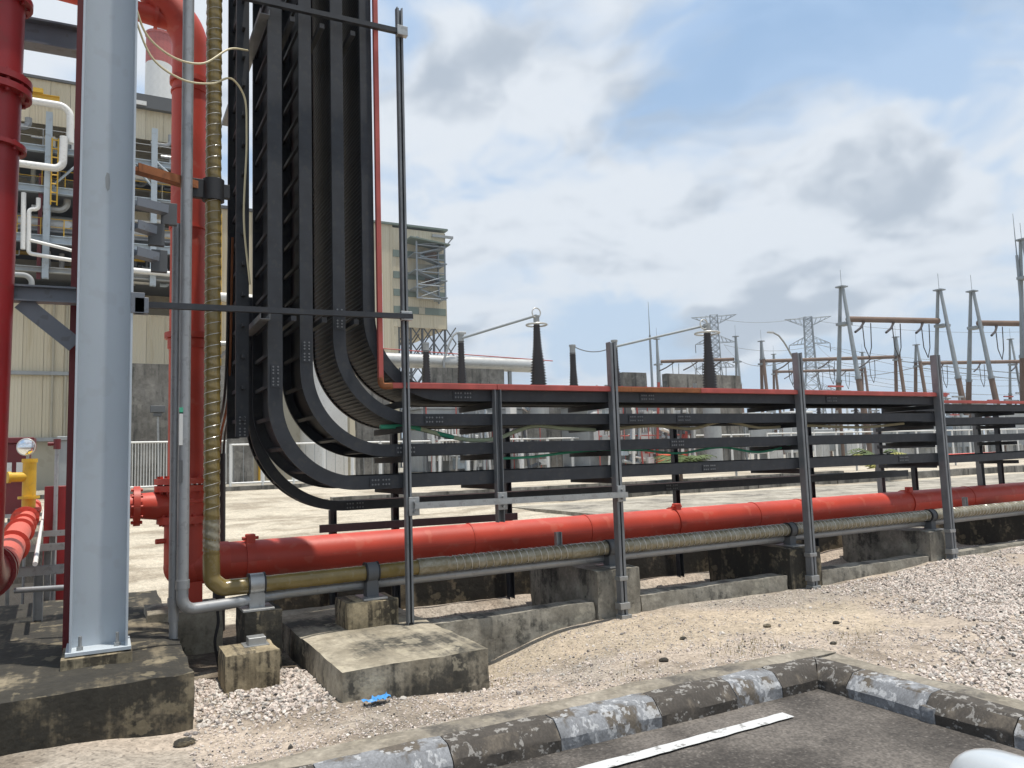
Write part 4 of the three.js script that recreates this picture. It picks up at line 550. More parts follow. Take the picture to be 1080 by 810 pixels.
  mesh('pressure_vessel', merge([cyl([-10, 15.55, -50], [4.6, 15.55, -50], 0.62, 20), cyl([-2.0, 15.55, -49.6], [-2.0, 15.55, -49.25], 0.22, 12)]), M.lagging, b); mesh('ladder_cage', merge([cyl([-2.75, 16.2, -47.9], [-2.75, 20, -47.9], 0.04, 5), cyl([-2.45, 16.2, -47.9], [-2.45, 20, -47.9], 0.04, 5), ...[0, 1, 2, 3, 4, 5, 6, 7].map((i) => cyl([-2.75, 16.4 + i * 0.5, -47.9], [-2.45, 16.4 + i * 0.5, -47.9], 0.04, 5))]), M.yellow, b);
  const r2 = rng(5); for (let i = 0; i < 34; i++) { const x = -5 + r2() * 10, y = [12.7, 14.4, 17.2, 19.5][i % 4], s = 0.2 + r2() * 0.5; mesh('machine_box', bx(x, x + s * (0.6 + r2()), y, y + s * (0.6 + r2() * 1.6), -50.5 - r2() * 2, -49.9, 0.03), [M.midGrey, M.beigeGrey, M.lagging, M.darkGrey, M.crimson][i % 5], b); }
  const r3 = rng(15); for (let i = 0; i < 110; i++) { const y = [12.4, 13.4, 14.6, 16.0, 17.4, 18.4, 19.7, 20.5][i % 8] + r3() * 0.7, x = -5.2 + r3() * 10, z = -48.5 - r3() * 3, L = 0.5 + r3() * 2.4, k = i % 3, r = 0.03 + r3() ** 2 * 0.16; mesh('small_pipe', k === 0 ? cyl([x, y, z], [x, y + L * 0.7, z], r, 7) : k === 1 ? cyl([x, y, z], [x + L, y + (r3() - 0.5) * 0.2, z], r, 7) : pipe([[x, y, z], [x + L * 0.6, y, z], [x + L * 0.6, y + L * 0.4, z]], r, r * 2.5, 7), [M.white, M.lagging, M.steelBlue, M.midGrey, M.beigeGrey, M.conduit, M.yellow, M.lagging][(i * 5 + k) % 8], b); }
  mesh('crane_hook_beam', merge([bar(isec(0.2, 0.3, 0.03, 0.04), [-11, 22.6, -48.9], [-2.5, 22.7, -48.9]), bx(-4, -3.3, 22.85, 23.1, -49, -48.7)]), M.yellow, b); seat(b, -3, 0.6, -50);
}
{ const b = thing('annex_building', 'lower beige annex beside the power station, glimpsed behind the trays', 'building'); mesh('core', bx(5.5, 15, 0.6, 18.4, -70, -52), M.beige, b); clad(b, 5.5, 15, 9, 18.4, -51.9); mesh('roof', bx(5.45, 15.1, 18.4, 18.6, -70, -51.75), M.darkGrey, b); mesh('lower_wall', bx(5.5, 15, 0.6, 9, -51.99, -51.9), M.beigeGrey, b); mesh('process_pipe', cyl([5.6, 12.4, -51.3], [15, 12.4, -51.3], 0.3, 12), M.white, b); mesh('process_pipe', cyl([5.6, 9.4, -51.3], [15, 9.4, -51.3], 0.16, 12), M.lagging, b); for (const x of [6.5, 9, 12]) mesh('downpipe', cyl([x, 0.6, -51.7], [x, 18, -51.7], 0.12, 8), M.yellow, b); seat(b, 10, 0.6, -60); }
{ const c = thing('chimney', 'red and white banded chimney rising behind the power station roof', 'chimney'); const P = [9, -168]; mesh('white_band', cyl([P[0], 0.6, P[1]], [P[0], 85, P[1]], 3.4, 28, 2.55), M.white, c); mesh('red_band', cyl([P[0], 85, P[1]], [P[0], 91.4, P[1]], 2.55, 28, 2.5), M.strip, c); mesh('flue', cyl([P[0] + 0.4, 91.4, P[1]], [P[0] + 0.4, 93.6, P[1]], 1.5, 20, 1.2), M.lagging, c); mesh('rim', cyl([P[0], 91.2, P[1]], [P[0], 91.7, P[1]], 2.7, 28), M.strip, c); seat(c, P[0], 0.6, P[1]); }
{ // boiler house tower
  const b = thing('boiler_house', 'tall beige boiler house with green bands and an outside stair tower', 'building'), Z = -112;
  clad(b, 24, 39.5, 0.6, 38.5, Z, 2.5, [M.beige, M.beige]); clad(b, 39.5, 48.3, 22.4, 38.1, Z + 0.02, 2.2, [M.beige, M.beige]);
  mesh('core', bx(24, 48.3, 22.4, 38.2, -130, Z - 0.1), M.beige, b); mesh('side_wall', bx(48.3, 48.45, 22.4, 38.1, -130, Z), M.beigeGrey, b); mesh('core', bx(24, 40.2, 0.6, 22.4, -130, Z - 0.1), M.beige, b); mesh('roof', bx(23.8, 48.8, 38.5, 38.8, -130, Z + 0.4), M.roofGreen, b);
  for (const y of [34.0, 30.6, 27.8, 25.1]) mesh('window_band', bx(39.5, 48.2, y - 0.55, y + 0.55, Z + 0.05, Z + 0.16), M.roofGreen, b); mesh('window', bx(43.6, 44.6, 24.6, 25.6, Z + 0.14, Z + 0.24), M.beigeGrey, b); mesh('downpipe', cyl([37.4, 0.6, Z + 0.3], [37.4, 30.5, Z + 0.3], 0.28, 8), M.white, b);
  const lat = []; for (let x = 40.4; x < 48.4; x += 1.95) { lat.push(cyl([x, 0.6, Z - 0.4], [x, 22.4, Z - 0.4], 0.2, 6)); for (let y = 2; y < 22; y += 2.6) { lat.push(cyl([x, y, Z - 0.4], [x + 1.9, y + 2.6, Z - 0.4], 0.11, 5), cyl([x + 1.9, y, Z - 0.4], [x, y + 2.6, Z - 0.4], 0.11, 5)); if (x < 48) lat.push(cyl([x, y, Z - 6], [x + 1.9, y + 2.6, Z - 6], 0.11, 5)); } } mesh('steel_frame', merge(lat), M.darkGrey, b);
  const st = []; for (const [x, z] of [[42.3, Z + 3], [47.0, Z + 3], [47.0, Z + 0.3]]) st.push(cyl([x, 26.4, z], [x, 35.4, z], 0.14, 6)); let k = 0; for (let y = 26.8; y < 35; y += 1.35) { st.push(bar(rect(1.2, 0.2), k % 2 ? [42.5, y, Z + 2] : [46.8, y, Z + 2], k % 2 ? [46.8, y + 1.35, Z + 2] : [42.5, y + 1.35, Z + 2])); st.push(bx(k % 2 ? 41.9 : 46.2, k % 2 ? 43.1 : 47.3, y - 0.08, y + 0.08, Z + 0.2, Z + 3.2)); k++; }
  for (let i = 0; i < 4; i++) mesh('stair_screen', bx(43 + (i % 2) * 1.4, 46.4, 26.9 + i * 2.2, 28.0 + i * 2.2, Z + 1.0, Z + 1.1), i % 2 ? M.gantryRust : M.beigeGrey, b); for (let i = 0; i < 5; i++) st.push(cyl([42.3, 26.5 + i * 2.1, Z + 3], [47.0, 26.5 + i * 2.1, Z + 3], 0.1, 5), cyl([42.3, 26.5 + i * 2.1, Z + 3], [47.0, 28.4 + i * 1.8, Z + 3], 0.07, 5)); mesh('stair', merge(st), M.lattice, b); mesh('stair_roof', bar(rect(3.6, 0.2), [41.2, 35.9, Z + 1.7], [47.8, 35.3, Z + 1.7]), M.roofGreen, b); mesh('roof_hoist', merge([bar(rect(0.3, 0.4), [46, 37.4, Z + 0.5], [49.6, 37.4, Z + 0.5]), cyl([49.6, 37.4, Z + 0.5], [48.4, 36, Z + 0.5], 0.1, 5)]), M.midGrey, b); seat(b, 36, 0.6, -120);
}
{ const d = thing('white_duct', 'large white horizontal duct behind the transformers', 'duct'); mesh('duct', cyl([8, 9.25, -54.6], [31, 9.05, -54.6], 0.55, 24), M.lagging, d); for (let i = 0; i < 6; i++) mesh('support', bar(isec(0.25, 0.25, 0.04, 0.04), [11 + i * 3.6, 0.6, -54.6], [11 + i * 3.6, 8.6, -54.6], V3(0, 0, 1)), M.midGrey, d); mesh('red_service_pipe', cyl([14, 10.1, -54.4], [33, 9.5, -54.4], 0.04, 8), M.strip, d); seat(d, 20, 0.6, -54.6); }
solo('white_tank', merge([cyl([13.2, 0.6, -52], [13.2, 8.2, -52], 1.6, 24), cyl([13.2, 8.2, -52], [13.2, 8.9, -52], 1.6, 24, 0.9)]), M.white, 'white round tank left of the transformer bushings', 'tank');
// concrete walls
solo('concrete_wall', rough(1.2, 7.5, 0.6, 7.2, -45.4, -45, 0.02, 71, 0.6), M.blast, 'tall streaked concrete wall left of the red riser', 'wall');
solo('blast_wall', rough(18.6, 24.5, 0.6, 7.7, -47.4, -46.9, 0.02, 73, 0.6), M.blast, 'stained concrete blast wall between the first two transformers', 'wall');
solo('blast_wall', rough(30.6, 32.6, 0.6, 7.05, -42, -41.5, 0.02, 75, 0.6), M.blast, 'narrow concrete blast wall left of the lattice pylons', 'wall');
solo('blast_wall', rough(31.5, 37.8, 0.6, 6.6, -38.6, -38.1, 0.02, 77, 0.6), M.blast, 'long concrete blast wall ending the row of transformers', 'wall');
solo('blast_wall', rough(24.6, 30.5, 0.6, 6.0, -46.6, -46.1, 0.02, 78, 0.6), M.blast, 'pale stained concrete wall filling the gap between the two transformers', 'wall');
solo('blast_wall', rough(14.2, 16.4, 0.6, 7.0, -48, -47.5, 0.02, 79, 0.6), M.blast, 'short concrete wall behind the curved trays', 'wall');
// fences
const fenceMat = M.white;
function fence(label, x0, x1, z, h, pitch, dense) {
  const f = thing('yard_fence', label, 'fence', 'fences of the transformer yard'), y = 0.62; const n = Math.round((x1 - x0) / pitch);
  for (let i = 0; i < n; i++) { const a = x0 + i * pitch, b = a + pitch - 0.1; mesh('post', cyl([a - 0.05, y, z], [a - 0.05, y + h + 0.05, z], 0.06, 8), fenceMat, f); mesh('frame', merge([cyl([a, y + h, z], [b, y + h, z], 0.05, 6), cyl([a, y + 0.15, z], [b, y + 0.15, z], 0.05, 6), cyl([a + 0.02, y + 0.15, z], [a + 0.02, y + h, z], 0.03, 6), cyl([b - 0.02, y + 0.15, z], [b - 0.02, y + h, z], 0.03, 6)]), fenceMat, f); const gs = []; for (let x = a + 0.1; x < b; x += dense) gs.push(cyl([x, y + 0.15, z], [x, y + h, z], dense < 0.15 ? 0.018 : 0.012, 4)); const m = mesh('infill_bars', merge(gs), dense < 0.15 ? fenceMat : M.midGrey, f); m.userData.kind = 'stuff'; } seat(f, (x0 + x1) / 2, y, z);
}
fence('close barred pale fence between column and red riser', 0.4, 5.4, -39.5, 2.2, 2.5, 0.12); fence('pale framed fence behind the curved trays', 5.5, 16, -39.2, 2.0, 1.5, 0.45); fence('pale framed fence in front of the first transformer', 16.1, 26.3, -38.6, 2.0, 1.7, 0.45); fence('pale framed fence in front of the second transformer', 26.4, 38.3, -38, 2.0, 1.7, 0.45); fence('pale framed fence of the switchyard at the right', 38.6, 76, -36.8, 2.0, 2.2, 0.7);
{ const l = thing('flood_light', 'flood light on a thin grey pole behind the pale fence', 'light'); mesh('pole', cyl([2.6, 0.62, -44], [2.52, 4.5, -44], 0.06, 8), M.galv, l); mesh('head', merge([bx(2.15, 2.85, 4.5, 4.85, -44.2, -43.7, 0.03), bx(2.3, 2.7, 4.3, 4.5, -44.1, -43.8, 0.03)]), M.darkGrey, l); seat(l, 2.6, 0.62, -44); }

// transformers
function bushing(parent, x, y0, y1, z, r0, r1, ring) { const n = Math.max(10, Math.round((y1 - y0) / 0.16)), pts = []; for (let i = 0; i <= n; i++) { const t = i / n, r = mix(r0, r1, t) * (1 + 0.22 * Math.sin(Math.PI * Math.min(1, t * 1.4))); pts.push(new THREE.Vector2(r * 0.78, mix(y0, y1, t)), new THREE.Vector2(r * 1.05, mix(y0, y1, t + 0.4 / n))); } const g = new THREE.LatheGeometry(pts, 16); g.translate(x, 0, z); const m = mesh('bushing', g, M.insul, parent); if (ring) { const t = new THREE.TorusGeometry(ring, 0.06, 8, 24); t.rotateX(Math.PI / 2); t.translate(x, y1, z); mesh('corona_ring', t, M.lagging, m); } mesh('cap', merge([cyl([x, y1, z], [x, y1 + 0.45, z], r1 * 0.9, 10), cyl([x, y1 + 0.45, z], [x, y1 + 0.55, z], 0.2, 12)]), M.midGrey, m); return m; }
function transformer(label, x, z, w) {
  const t = thing('power_transformer', label, 'transformer', 'transformers in the yard'), y = 0.62; mesh('tank', bx(x, x + w, y + 0.3, y + 3.9, z - 3, z, 0.06), M.midGrey, t); mesh('plinth', bx(x - 0.4, x + w + 0.4, y, y + 0.3, z - 3.4, z + 0.4), M.slab, t); mesh('cover', bx(x - 0.12, x + w + 0.12, y + 3.9, y + 4.05, z - 3.1, z + 0.12), M.midGrey, t);
  for (let b = 0; b < 3; b++) { const bx0 = x + 0.25 + b * (w / 3), gs = []; for (let i = 0; i < 9; i++) gs.push(bx(bx0 + i * (w / 3 - 0.5) / 9, bx0 + i * (w / 3 - 0.5) / 9 + 0.09, y + 0.9, y + 3.5, z + 0.15, z + 1.1)); mesh('radiator_bank', merge(gs), M.white, t); mesh('header_pipe', merge([cyl([bx0 - 0.05, y + 3.35, z + 0.6], [bx0 + w / 3 - 0.4, y + 3.35, z + 0.6], 0.09, 8), cyl([bx0, y + 3.35, z], [bx0, y + 3.35, z + 0.6], 0.09, 8)]), M.white, t); }
  mesh('conservator', merge([cyl([x + 0.6, y + 4.7, z - 1.2], [x + w - 1.5, y + 4.7, z - 1.2], 0.42, 18), bx(x + 1, x + 1.15, y + 4, y + 4.7, z - 1.3, z - 1.1), bx(x + w - 2.2, x + w - 2.05, y + 4, y + 4.7, z - 1.3, z - 1.1)]), M.white, t); const rp = []; for (const yy of [2.0, 4.4]) rp.push(cyl([x - 0.3, y + yy, z + 1.5], [x + w + 0.3, y + yy, z + 1.5], 0.03, 6)); for (let i = 0; i <= 4; i++) rp.push(cyl([x - 0.3 + i * (w + 0.6) / 4, y, z + 1.5], [x - 0.3 + i * (w + 0.6) / 4, y + 4.9, z + 1.5], 0.03, 6)); mesh('deluge_piping', merge(rp), M.strip, t); mesh('control_box', bx(x + w * 0.4, x + w * 0.4 + 0.9, y + 0.5, y + 2.1, z + 1.15, z + 1.5, 0.03), M.lagging, t);
  const q = rng(Math.round(x * 10)); for (let i = 0; i < 60; i++) { const px = x - 0.5 + q() * (w + 1), y0 = y + 0.3 + q() * 4.2, k = i % 4; mesh(['valve_box', 'conduit_run', 'pipe_run', 'flange_box'][k], k === 1 ? cyl([px, y + 0.2, z + 1.2 + q()], [px, y + 2 + q() * 3.2, z + 1.2 + q()], 0.05 + q() * 0.06, 7) : k === 2 ? cyl([px, y0, z + 1.3 + q()], [px + 0.6 + q() * 1.4, y0 + (q() - 0.5) * 0.6, z + 1.3], 0.06 + q() * 0.07, 7) : bx(px, px + 0.15 + q() * 0.4, y0, y0 + 0.15 + q() * 0.5, z + 1.2, z + 1.5 + q() * 0.3, 0.02), [M.white, M.lagging, M.midGrey, M.steelBlue, M.white, M.strip, M.darkGrey][i % 7], t); }
  return t;
}
{ const a = transformer('first grey transformer with tall black bushing carrying the long sloping bar', 16, -41, 6.6); bushing(a, 22.4, 4.6, 9.3, -41.0 + 2.4, 0.46, 0.2, 0.6); bushing(a, 18.5, 4.6, 8.4, -40.8, 0.26, 0.19, 0); bushing(a, 16.65, 4.6, 7.9, -41.7, 0.24, 0.2, 0); mesh('bushing_turret', cyl([22.4, 3.6, -38.6], [22.4, 4.7, -38.6], 0.55, 18), M.midGrey, a); mesh('busbar', cyl([18.5, 8.65, -40.7], [22.4, 9.85, -38.5], 0.075, 10), M.gantry, a); const tr = new THREE.TorusGeometry(0.28, 0.04, 8, 24); tr.translate(22.35, 10.0, -38.5); mesh('grading_ring', tr, M.lagging, a); seat(a, 19, 0.62, -42);
  const b = transformer('second grey transformer with black bushing and bar beside the lattice pylon', 25, -37.5, 6.4); bushing(b, 24.25, 4.2, 7.5, -37.7, 0.24, 0.19, 0); bushing(b, 31.3, 4.4, 8.5, -34.0, 0.40, 0.22, 0.7); bushing(b, 26.4, 4.4, 7.7, -36.5, 0.26, 0.19, 0); mesh('bushing_turret', cyl([31.3, 0.6, -34], [31.3, 4.5, -34], 0.5, 18), M.midGrey, b); mesh('busbar', cyl([26.4, 7.85, -36.4], [31.2, 8.95, -33.9], 0.07, 10), M.gantry, b); const tr2 = new THREE.TorusGeometry(0.28, 0.04, 8, 24); tr2.translate(31.0, 9.0, -33.9); mesh('grading_ring', tr2, M.lagging, b); mesh('cap_link', sag([24.25, 8.0, -37.7], [26.4, 7.9, -36.5], 0.35, 0.03), M.wire, b); seat(b, 28, 0.62, -38); }
// street lamps and masts
function lamp(label, x, z, h, dx) { const l = thing('street_lamp', label, 'lamp'); mesh('pole', tubeAlong([[x, 0.6, z], [x, h * 0.8, z], ...[0.1, 0.25, 0.45, 0.7, 1].map((t) => [x + dx * t, h * 0.8 + h * 0.2 * Math.sin(t * Math.PI / 2), z])], 0.09, 8), M.galv, l); mesh('lamp_head', bx(x + dx - (dx < 0 ? 0.7 : -0.1), x + dx + (dx < 0 ? 0.1 : 0.7), h - 0.1, h + 0.08, z - 0.15, z + 0.15, 0.05), M.lagging, l); return seat(l, x, 0.6, z); }
lamp('curved grey street lamp left of the first transformer bushings', 23.0, -54.0, 11.4, 1.2); lamp('curved street lamp in front of the right hand lattice pylon', 63.6, -56.4, 13.6, -2.8);
for (const [x, z, h, l] of [[56.5, -71, 19.4, 'tall thin lightning mast left of the first lattice pylon'], [75.5, -39.9, 23.0, 'lightning mast at the right edge of view']]) { const m = thing('lightning_mast', l, 'mast'); mesh('shaft', cyl([x, 0.6, z], [x, h - 4, z], 0.22, 10, 0.12), M.lattice, m); mesh('spike', cyl([x, h - 4, z], [x, h, z], 0.06, 6, 0.02), M.lattice, m); seat(m, x, 0.6, z); }

// ================================================================== SWITCHYARD
function gantry(label, p1, p2, h, by, s = 1, rusty = 0.45) {
  const g = thing('switchyard_gantry', label, 'gantry', 'gantries of the switchyard'), d = V3(p2[0] - p1[0], 0, p2[1] - p1[1]).normalize(), n = V3(-d.z, 0, d.x);
  for (const p of [p1, p2]) { for (const q of [-1, 1]) { const f = V3(p[0] + n.x * 2.3 * s * q, 0.6, p[1] + n.z * 2.3 * s * q), t = V3(p[0] + n.x * 0.16 * q, h, p[1] + n.z * 0.16 * q), k = f.clone().lerp(t, rusty), l = mesh('leg', cyl(f, k, 0.30 * s, 12, 0.25 * s), M.gantryRust, g); mesh('upper_leg', cyl(k, t, 0.22 * s, 12, 0.14 * s), M.gantry, l); mesh('leg_collar', cyl(k.clone().lerp(f, 0.01), k.clone().lerp(t, 0.02), 0.30 * s, 12), M.gantry, l); }
    mesh('cap', bx(p[0] - 0.4 * s, p[0] + 0.4 * s, h, h + 0.12, p[1] - 0.4 * s, p[1] + 0.4 * s), M.gantry, g); mesh('spike', cyl([p[0], h, p[1]], [p[0], h + 1.7, p[1]], 0.022, 5), M.lattice, g); mesh('seat_bracket', bx(p[0] - 0.55 * s, p[0] + 0.55 * s, by - 0.6 * s, by - 0.35 * s, p[1] - 0.5 * s, p[1] + 0.5 * s), M.gantry, g); }
  mesh('beam', cyl([p1[0] + d.x * 0.4, by, p1[1] + d.z * 0.4], [p2[0] - d.x * 0.4, by, p2[1] - d.z * 0.4], 0.28 * s, 14), M.gantryRust, g);
  for (const t of [0.2, 0.5, 0.8]) { const x = mix(p1[0], p2[0], t), z = mix(p1[1], p2[1], t); mesh('insulator_string', tubeAlong([[x, by - 0.2, z], [x - d.x * 1.3 + n.x, by - 1.0, z - d.z * 1.3 + n.z], [x - d.x * 2.4 + n.x * 1.6, by - 1.5, z - d.z * 2.4 + n.z * 1.6]], 0.11 * s, 8), M.insul, g); mesh('jumper', tubeAlong([[x - 0.3, by - 0.3, z], [x - 0.2, by - 2.6, z], [x + 0.35, by - 3.6, z], [x + 0.75, by - 2.6, z], [x + 0.9, by - 0.3, z]], 0.045, 6), M.insul, g); }
  return seat(g, (p1[0] + p2[0]) / 2, 0.6, (p1[1] + p2[1]) / 2);
}
gantry('large near gantry with brown beam right of the pylons', [61.0, -47.9], [71.9, -45.4], 16.5, 13.5); gantry('near gantry at the right edge with its beam behind a taller mast', [75.4, -44.3], [88, -41], 16.4, 13.3); gantry('tallest gantry cut off by the right edge of view', [75.6, -39.4], [84, -35.5], 20.3, 17.2);
gantry('small far gantry beside the first lattice pylon', [69.9, -86.3], [79.8, -80.9], 17.8, 14.6, 0.85, 0.6); gantry('small far gantry between the two pylons', [83.0, -79.2], [100.1, -70.2], 17.0, 14.2, 0.9, 0.85); gantry('small far gantry seen through the large near gantry', [102.7, -68.9], [121, -62], 15.8, 13.2, 0.9, 0.85); gantry('small gantry far behind the large near gantry', [112, -104], [128, -97], 19.5, 16.2, 0.9, 0.85); gantry('farthest low gantry of the switchyard near the right', [121, -66], [140, -58], 17, 13.6, 0.9, 0.5);
function pylon(label, x, z, h, rot) {
  const t = thing('lattice_pylon', label, 'pylon', 'lattice pylons'); const W = (y) => y < h * 0.62 ? mix(4.6, 1.5, y / (h * 0.62)) : mix(1.5, 1.2, (y - h * 0.62) / (h * 0.38)); const P = (y, i) => { const a = W(y) * 1.0, s = [[-1, -1], [1, -1], [1, 1], [-1, 1]][i % 4]; return V3(s[0] * a, y, s[1] * a); };
  for (let i = 0; i < 4; i++) mesh('leg', tubeAlong([P(0, i), P(h * 0.62, i), P(h, i)], 0.17, 5), M.lattice, t);
  const br = []; let y = 0.5; while (y < h - 1) { const st = Math.max(2.2, W(y) * 1.5), y2 = Math.min(h, y + st); for (let i = 0; i < 4; i++) { br.push(cyl(P(y, i), P(y2, i + 1), 0.09, 4), cyl(P(y, i + 1), P(y2, i), 0.09, 4), cyl(P(y2, i), P(y2, i + 1), 0.08, 4)); } y = y2; } const bm = mesh('bracing', merge(br), M.lattice, t); bm.userData.kind = 'stuff';
  for (const [fy, len] of [[0.99, 7.2], [0.80, 6.3], [0.62, 6.8], [0.45, 7.0]]) for (const s of [-1, 1]) { const yb = h * fy, w = W(yb), tip = V3(s * len, yb + (fy > 0.95 ? 0.2 : -0.2), 0), gs = []; for (const q of [-1, 1]) { const a = V3(s * w, yb, q * w), b = V3(s * w, yb + (fy > 0.95 ? -2.4 : 2.2), q * w); gs.push(cyl(a, tip, 0.09, 4), cyl(b, tip, 0.08, 4)); for (let k = 1; k < 4; k++) gs.push(cyl(a.clone().lerp(tip, k / 4), b.clone().lerp(tip, (k - 0.5) / 4), 0.06, 4)); } mesh('cross_arm', merge(gs), M.lattice, t); if (fy < 0.95) mesh('insulator_string', cyl([s * len, yb - 0.3, 0], [s * len, yb - 3, 0], 0.12, 6), M.insul, t); }
  t.position.set(x, 0.6, z); t.rotation.y = rot; return t;
}
pylon('left hand lattice pylon behind the small gantry', 176.3, -188, 45.5, -0.75); pylon('right hand lattice pylon behind the curved lamp', 204, -174, 44.0, -0.75);
let wi = 0; for (const [a, b, s] of [[[170, 37, -185], [79, 14.5, -81.5], 3], [[182, 37, -190], [86, 14, -78], 3], [[170, 29, -185], [74, 14.5, -84], 2.5], [[198, 36, -171], [92, 14, -74.5], 3], [[210, 36, -176], [98, 14, -71], 3], [[198, 28, -171], [104, 13, -68.5], 2.5], [[170, 45, -185], [198, 43.6, -170], 2], [[183, 37, -191], [211, 36, -177], 2], [[210, 36, -176], [330, 36, -110], 8], [[210, 28, -176], [330, 28, -110], 8], [[211, 44, -176], [330, 44, -110], 6], [[205, 30, -172], [360, 33, -120], 9], [[205, 25, -172], [360, 28, -120], 9], [[198, 36, -170], [340, 30, -140], 9], [[198, 28, -170], [340, 24, -140], 8], [[100, 13.6, -70], [190, 12, -50], 2], [[103, 12.6, -69], [190, 10.5, -50], 2]]) solo('overhead_wire', sag(a, b, s, 0.06, 4, 16), M.wire, 'thin overhead wire strung between pylons and gantries', 'wire', 'overhead wires');
// post insulators and apparatus rows
{ const r = rng(77), proto = (x, z, h) => { const p = thing('post_insulator', 'grey post with ribbed insulator ' + near(x), 'insulator', 'apparatus posts ' + near(x)); mesh('support', cyl([x, 0.6, z], [x, 0.6 + h * 0.55, z], 0.11, 8), M.galv, p); const pts = []; for (let i = 0; i <= 8; i++) { pts.push(new THREE.Vector2(0.1, i * h * 0.045), new THREE.Vector2(0.19, (i + 0.4) * h * 0.045)); } const g = new THREE.LatheGeometry(pts, 10); g.translate(x, 0.6 + h * 0.55, z); mesh('insulator', g, i0++ % 3 ? M.lagging : M.insul, p); mesh('terminal', bx(x - 0.4, x + 0.4, 0.6 + h * 0.97, 0.75 + h * 0.97, z - 0.1, z + 0.1), M.galv, p); seat(p, x, 0.6, z); }; let i0 = 0;
  for (let i = 0; i < 46; i++) proto(38.6 + i * 1.15 + r() * 0.5, -40.5 - (i % 3) * 3.2 - r(), 3.6 + r() * 1.6);
  for (let i = 0; i < 14; i++) { const x = 40 + i * 3.1 + r(), z = -39 - r(), w = 0.8 + r() * 1.1, k = thing('control_cabinet', 'small grey control cabinet ' + near(x), 'cabinet', 'control cabinets ' + near(x)); mesh('case', bx(x, x + w, 0.62, 2.0 + r() * 0.6, z - 0.6, z, 0.03), i % 4 === 2 ? M.white : M.midGrey, k); mesh('door', bx(x + 0.06, x + w - 0.06, 0.75, 1.9, z, z + 0.025), M.lagging, k); seat(k, x, 0.62, z); }
  for (let i = 0; i < 7; i++) { const x = 39 + i * 6, z = -47; const b = thing('busbar', 'pale tubular busbar on two posts ' + near(x), 'busbar', 'busbars ' + near(x)); mesh('tube', cyl([x, 5.6 + (i % 2) * 0.5, z], [x + 5.7, 5.6 + (i % 2) * 0.5, z], 0.09, 8), M.lagging, b); for (const q of [0.4, 5.3]) mesh('post', cyl([x + q, 0.6, z], [x + q, 5.6 + (i % 2) * 0.5, z], 0.08, 6), M.galv, b); seat(b, x, 0.6, z); }
  for (let i = 0; i < 70; i++) { const x = 29 + r() * 52, z = -37.6 - r() * 9, h = 2.2 + r() * 3.4, k = thing('support_post', 'slender steel support with cross arm ' + near(x), 'post', 'slender supports ' + near(x)); mesh('shaft', cyl([x, 0.6, z], [x, 0.6 + h, z], 0.06 + r() * 0.07, 7), [M.galv, M.white, M.midGrey, M.gantryRust][i % 4], k); mesh('cross_arm', bx(x - 0.5 - r() * 0.6, x + 0.5, 0.6 + h, 0.72 + h, z - 0.08, z + 0.08), i % 5 ? M.galv : M.strip, k); seat(k, x, 0.6, z); }
  for (let i = 0; i < 22; i++) { const x = 30 + i * 2.1 + r(), z = -38.4 - r() * 3, w = 0.9 + r() * 1.6, h = 1.4 + r() * 1.7, k = thing('switchgear_box', 'pale switchgear housing on legs ' + near(x), 'switchgear', 'switchgear housings ' + near(x)); mesh('housing', bx(x, x + w, 1.3, 1.3 + h, z - 0.8, z, 0.04), [M.lagging, M.midGrey, M.white, M.steelBlue][i % 4], k); for (const q of [0.1, w - 0.1]) mesh('leg', bx(x + q - 0.05, x + q + 0.05, 0.62, 1.3, z - 0.5, z - 0.4), M.galv, k); mesh('door', bx(x + 0.08, x + w - 0.08, 1.4, 1.2 + h, z, z + 0.03), M.midGrey, k); seat(k, x, 0.62, z); }
  const clut = thing('fire_pipe_header', 'red fire pipe header on low posts in front of the switchyard fence', 'pipe'); mesh('header', cyl([24, 0.95, -25.8], [60, 0.95, -25.8], 0.08, 12), M.red, clut); for (let x = 25; x < 60; x += 4) mesh('post', cyl([x, 0.2, -25.8], [x, 0.9, -25.8], 0.05, 6), M.galv, clut); seat(clut, 40, 0.2, -25.8);
  solo('orange_barrier', merge([bx(28.3, 30.1, 0.64, 1.5, -35.4, -35, 0.06), bx(28.1, 30.3, 0.62, 0.75, -35.5, -34.9, 0.03)]), M.orange, 'orange barrier block seen between the lower trays', 'barrier');
}
// shrubs and palms
function palm(label, x, z, y, h, n, seed, mat) { const r = rng(seed), gs = []; for (let i = 0; i < n; i++) { const a = r() * 6.28, L = h * (0.6 + 0.5 * r()), rise = 0.5 + r() * 0.6, P = []; for (let k = 0; k <= 6; k++) { const t = k / 6; P.push(V3(x + Math.cos(a) * L * t * 0.8, y + h * 0.35 + L * rise * (t - 0.75 * t * t), z + Math.sin(a) * L * t * 0.8)); } const side = V3(-Math.sin(a), 0, Math.cos(a)); for (let k = 1; k <= 6; k++) for (const s of [-1, 1]) for (const o of [0, 0.5]) { const b = P[k - 1].clone().lerp(P[k], o), l = 0.30 * h * (1 - Math.abs(k / 6 - 0.45)), tip = b.clone().addScaledVector(side, s * l).add(V3(Math.cos(a) * l * 0.6, -l * 0.35, Math.sin(a) * l * 0.6)), w = P[k].clone().sub(P[k - 1]).normalize().multiplyScalar(0.035 * h); const g = new THREE.BufferGeometry(); g.setAttribute('position', new THREE.Float32BufferAttribute([...b.clone().sub(w).toArray(), ...b.clone().add(w).toArray(), ...tip.toArray()], 3)); g.computeVertexNormals(); gs.push(metricUV(g)); } } const t = thing('palm_shrub', label, 'palm', 'shrubs in the yard'); const lv = mesh('fronds', merge(gs), mat, t); mesh('stem', cyl([x, y, z], [x, y + h * 0.4, z], 0.09, 7, 0.05), M.gantryRust, t); return seat(t, x, y, z); }
